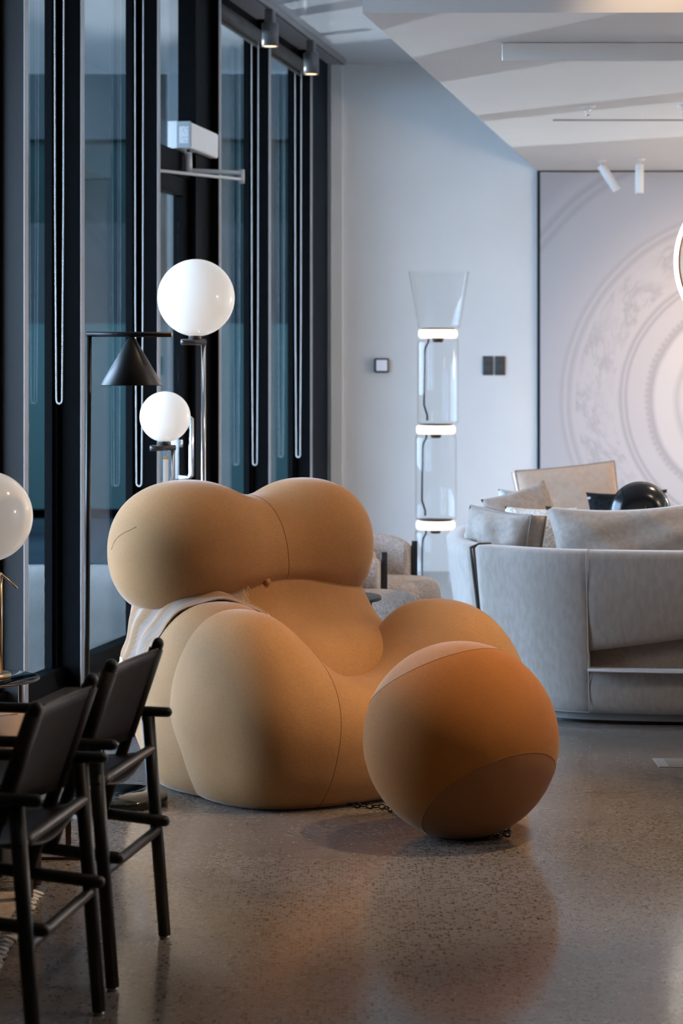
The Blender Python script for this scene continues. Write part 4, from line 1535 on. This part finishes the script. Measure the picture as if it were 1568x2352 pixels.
barrel_chair('curly beige barrel armchair, the farther one, against the white wall', 878, 10.7, 0.285, 0.40, 0.625, R_(62), R_(262))
barrel_chair('curly beige barrel armchair, the nearer one, behind the small black table', 828, 9.9, 0.255, 0.41, 0.60, R_(70), R_(262))
ky = 9.25
kt = thing('stool_table', 'small round black side table peeking out behind the tan armchair', 'side table', (cpos(797, ky), ky, 0))
obj('top', mklathe([(0, 0.44), (0.138, 0.44), (0.146, 0.446), (0.146, 0.456), (0.14, 0.462), (0, 0.462)], 48), BLACK, kt)
for a in (R_(-20), R_(70), R_(160), R_(250)):
    obj('leg', mktube([(0.115 * math.cos(a), 0.115 * math.sin(a), 0), (0.100 * math.cos(a), 0.100 * math.sin(a), 0.445)], 0.011, seg=12), BLACK, kt)

# ------------------------------------------------------------------ black safari chairs in the foreground
WOOD = vary(mat('black_stained_wood', (0.016, 0.015, 0.015), 0.40, spec=0.5), (0.012, 0.0115, 0.0115), (0.022, 0.020, 0.019), 30, 4, 0.15, 160, 0.001, (1, 1, 0.15))
LEATH = vary(mat('dark_brown_leather', (0.022, 0.015, 0.012), 0.55, spec=0.4), (0.018, 0.012, 0.010), (0.028, 0.019, 0.015), 20, 4, 0.3, 240, 0.001)
TANL = vary(mat('tan_saddle_leather', (0.44, 0.29, 0.19), 0.55, spec=0.4), (0.42, 0.275, 0.18), (0.47, 0.315, 0.21), 8, 4, 0.2, 240, 0.001)
GLIDE = mat('steel_glide', (0.5, 0.5, 0.5), 0.35, 0.9)
CW, CD = 0.465, 0.50


def safari(label, near, far):
    near, far = Vector(near), Vector(far)
    ew = (far - near).normalized()
    # chair axes: x = towards the front, y = across, z = up
    rz = math.atan2(ew.y, ew.x) - PI / 2
    t = thing('safari_chair', label, 'chair', (near.x, near.y, 0), rz, 'black safari chairs in the foreground')
    def P_(s, w_, z):
        return Vector((-s, w_, z))
    for w_ in (0.0, CW):
        lg = obj('leg', mktube([P_(0, w_, 0.008), P_(0.042, w_, 0.550)], [0.0155, 0.0165], seg=16), WOOD, t)
        obj('glide', mklathe([(0, 0), (0.012, 0), (0.012, 0.008), (0, 0.009)], 16, P_(0, w_, 0)), GLIDE, lg)
        lg = obj('leg', mktube([P_(CD, w_, 0.008), P_(CD - 0.03, w_, 0.550)], [0.0155, 0.0165], seg=16), WOOD, t)
        obj('glide', mklathe([(0, 0), (0.012, 0), (0.012, 0.008), (0, 0.009)], 16, P_(CD, w_, 0)), GLIDE, lg)
        wa = w_ + (-0.012 if w_ == 0 else 0.012)
        obj('armrest', mktube([P_(-0.004, wa, 0.560), P_(0.10, wa, 0.561), P_(CD + 0.02, wa, 0.560)], [0.0125, 0.0135, 0.013], seg=16, dome=True), WOOD, t)
        wp = w_ + (0.026 if w_ == 0 else -0.026)
        obj('back_post', mktube([P_(0.15, wp, 0.325), P_(0.01, wp, 0.735)], 0.0150, seg=16, dome=True), WOOD, t)
        ws = w_ + (0.024 if w_ == 0 else -0.024)
        obj('side_stretcher', mktube([P_(-0.006, ws, 0.296), P_(CD + 0.01, ws, 0.345)], 0.0140, seg=16, dome=True), WOOD, t)
    rb = obj('crossbar', mktube([P_(0.034, -0.004, 0.470), P_(0.034, CW + 0.004, 0.470)], 0.0125, seg=16, dome=True), WOOD, t)
    obj('sleeve', mktube([P_(0.034, 0.018, 0.470), P_(0.034, 0.085, 0.470)], 0.0137, seg=16), WOOD, rb)
    obj('crossbar', mktube([P_(0.020, -0.004, 0.268), P_(0.020, CW + 0.004, 0.268)], 0.0125, seg=16, dome=True), WOOD, t)
    obj('crossbar', mktube([P_(CD - 0.026, -0.004, 0.470), P_(CD - 0.026, CW + 0.004, 0.470)], 0.0125, seg=16, dome=True), WOOD, t)
    obj('crossbar', mktube([P_(CD - 0.018, -0.004, 0.268), P_(CD - 0.018, CW + 0.004, 0.268)], 0.0125, seg=16, dome=True), WOOD, t)
    # leather back wrapped round the posts
    rows_ = []
    n = 28
    for j in range(9):
        zf = 0.735 - 0.012 - (0.735 - 0.508) * j / 8
        s_ = 0.15 - 0.14 * (zf - 0.325) / 0.41
        row = []
        for k in range(n + 1):
            u = k / n
            w_ = 0.026 + (CW - 0.052) * u
            sag = math.sin(PI * u) ** 0.8
            row.append(P_(s_ - 0.012 + 0.040 * sag, w_, zf - 0.010 * sag * (1 - j / 8)))
        rows_.append(row)
    bm = bmesh.new()
    grid_mesh(bm, rows_)
    bs = obj('back_sling', bm, LEATH, t)
    so = bs.modifiers.new('thickness', 'SOLIDIFY')
    so.thickness = 0.004
    so.offset = 0
    obj('top_edge', mktube([p + Vector((0, 0, 0.001)) for p in rows_[0]], 0.0028, seg=8), mat('leather_edge', (0.09, 0.065, 0.05), 0.5), bs)
    for wp in (0.026, CW - 0.026):
        def post(z):
            return P_(0.15 - 0.14 * (z - 0.325) / 0.41, wp, z)
        obj('sleeve', mktube([post(0.508), post(0.722)], 0.0182, seg=18), LEATH, bs)
    # leather seat slung between the rails
    rows_ = []
    for j in range(13):
        s_ = 0.034 + (CD - 0.06) * j / 12
        row = []
        for k in range(17):
            u = k / 16
            row.append(P_(s_, 0.03 + (CW - 0.06) * u, 0.468 - 0.03 * math.sin(PI * u) - 0.015 * math.sin(PI * j / 12)))
        rows_.append(row)
    bm = bmesh.new()
    grid_mesh(bm, rows_)
    ss = obj('seat_sling', bm, LEATH, t)
    so = ss.modifiers.new('thickness', 'SOLIDIFY')
    so.thickness = 0.005
    return t


safari('black wooden safari chair with leather sling back, the farther of the two', (-0.520, 4.947), (-0.439, 5.405))
safari('black wooden safari chair with leather sling back, nearest the camera, cut off at left', (-0.602, 4.300), (-0.5295, 4.762))

# ------------------------------------------------------------------ what shows between the chairs
oy = 6.25
ot = thing('leather_ottoman', 'low tan leather ottoman glimpsed left of the safari chairs', 'ottoman', (cpos(-100, oy), oy, 0))
obj('cushion', mkbox((0, 0, 0.27), (0.37, 0.44, 0.28), 0.045, None, 4), TANL, ot)
obj('stitched_seam', mktube([(-0.16, -0.205, 0.405), (0.0, -0.08, 0.412), (0.16, 0.10, 0.410)], 0.002, seg=6), mat('tan_stitch', (0.25, 0.15, 0.09), 0.7), ot)
obj('base', mkbox((0, 0, 0.07), (0.33, 0.40, 0.14), 0.01), BLACK, ot)

lt = thing('low_frame_table', 'low dark bronze frame table between the safari chairs and the armchair', 'coffee table', (cpos(150, 6.15), 6.15, 0))
lx = -cpos(150, 6.15)
obj('leg', mkbox((lx + cpos(157, 6.28), 0.13, 0.19), (0.016, 0.006, 0.38), 0.001), BRONZE, lt)
obj('leg', mkbox((lx + cpos(238, 6.28), 0.13, 0.19), (0.005, 0.006, 0.38), 0.001), BRONZE, lt)
obj('leg', mkbox((-0.07, -0.13, 0.19), (0.012, 0.006, 0.38), 0.001), BRONZE, lt)
obj('leg', mkbox((0.09, -0.13, 0.19), (0.005, 0.006, 0.38), 0.001), BRONZE, lt)
obj('floor_runner', mkbox((-0.02, 0.13, 0.004), (0.156, 0.008, 0.008), 0.001), BRONZE, lt)
obj('floor_runner', mkbox((-0.047, -0.13, 0.003), (0.054, 0.005, 0.006), 0.001), BRONZE, lt)
obj('top', mkbox((0.015, 0, 0.386), (0.22, 0.30, 0.012), 0.003), BLACK, lt)

wt = thing('wooden_stool', 'dark brown stool whose leg stands on the fringed rug', 'stool', (cpos(15, 5.78), 5.78, 0))
BRN = vary(mat('dark_walnut', (0.045, 0.025, 0.014), 0.4), (0.035, 0.019, 0.010), (0.06, 0.034, 0.018), 20, 4, 0, 1, 1, (1, 1, .2))
for x in (-0.10, 0.052):
    for y in (0.0, 0.16):
        obj('leg', mktube([(x, y, 0.008), (x, y, 0.272)], 0.019, seg=16), BRN, wt)
obj('seat', mkbox((-0.024, 0.08, 0.283), (0.22, 0.22, 0.024), 0.006), BRN, wt)

RUGM = vary(mat('sand_rug_weave', (0.42, 0.34, 0.27), 0.95, spec=0.1), (0.36, 0.285, 0.22), (0.49, 0.40, 0.32), 60, 3, 0.6, 180, 0.004)
rg = thing('fringed_rug', 'sand-coloured woven rug with white fringe at the left edge', 'rug', (-1.6, 5.4, 0))
obj('weave', mkbox((0.30, 0.0, 0.004), (0.92, 0.92, 0.007), 0.002), RUGM, rg)
TAS = mat('white_wool_tassel', (0.74, 0.70, 0.66), 0.95, spec=0.1)
rnd = random.Random(11)
for k in range(26):
    y = -0.45 + 0.036 * k
    bm = bmesh.new()
    for q_ in range(3):
        yy = y + (q_ - 1) * 0.006
        tube(bm, [(0.755, yy, 0.007), (0.775, yy + rnd.uniform(-.004, .004), 0.010), (0.795 + rnd.uniform(-.006, .006), yy + (q_ - 1) * 0.004 + rnd.uniform(-.004, .004), 0.004)], [0.004, 0.005, 0.003], seg=6)
    obj('tassel', bm, TAS, rg)
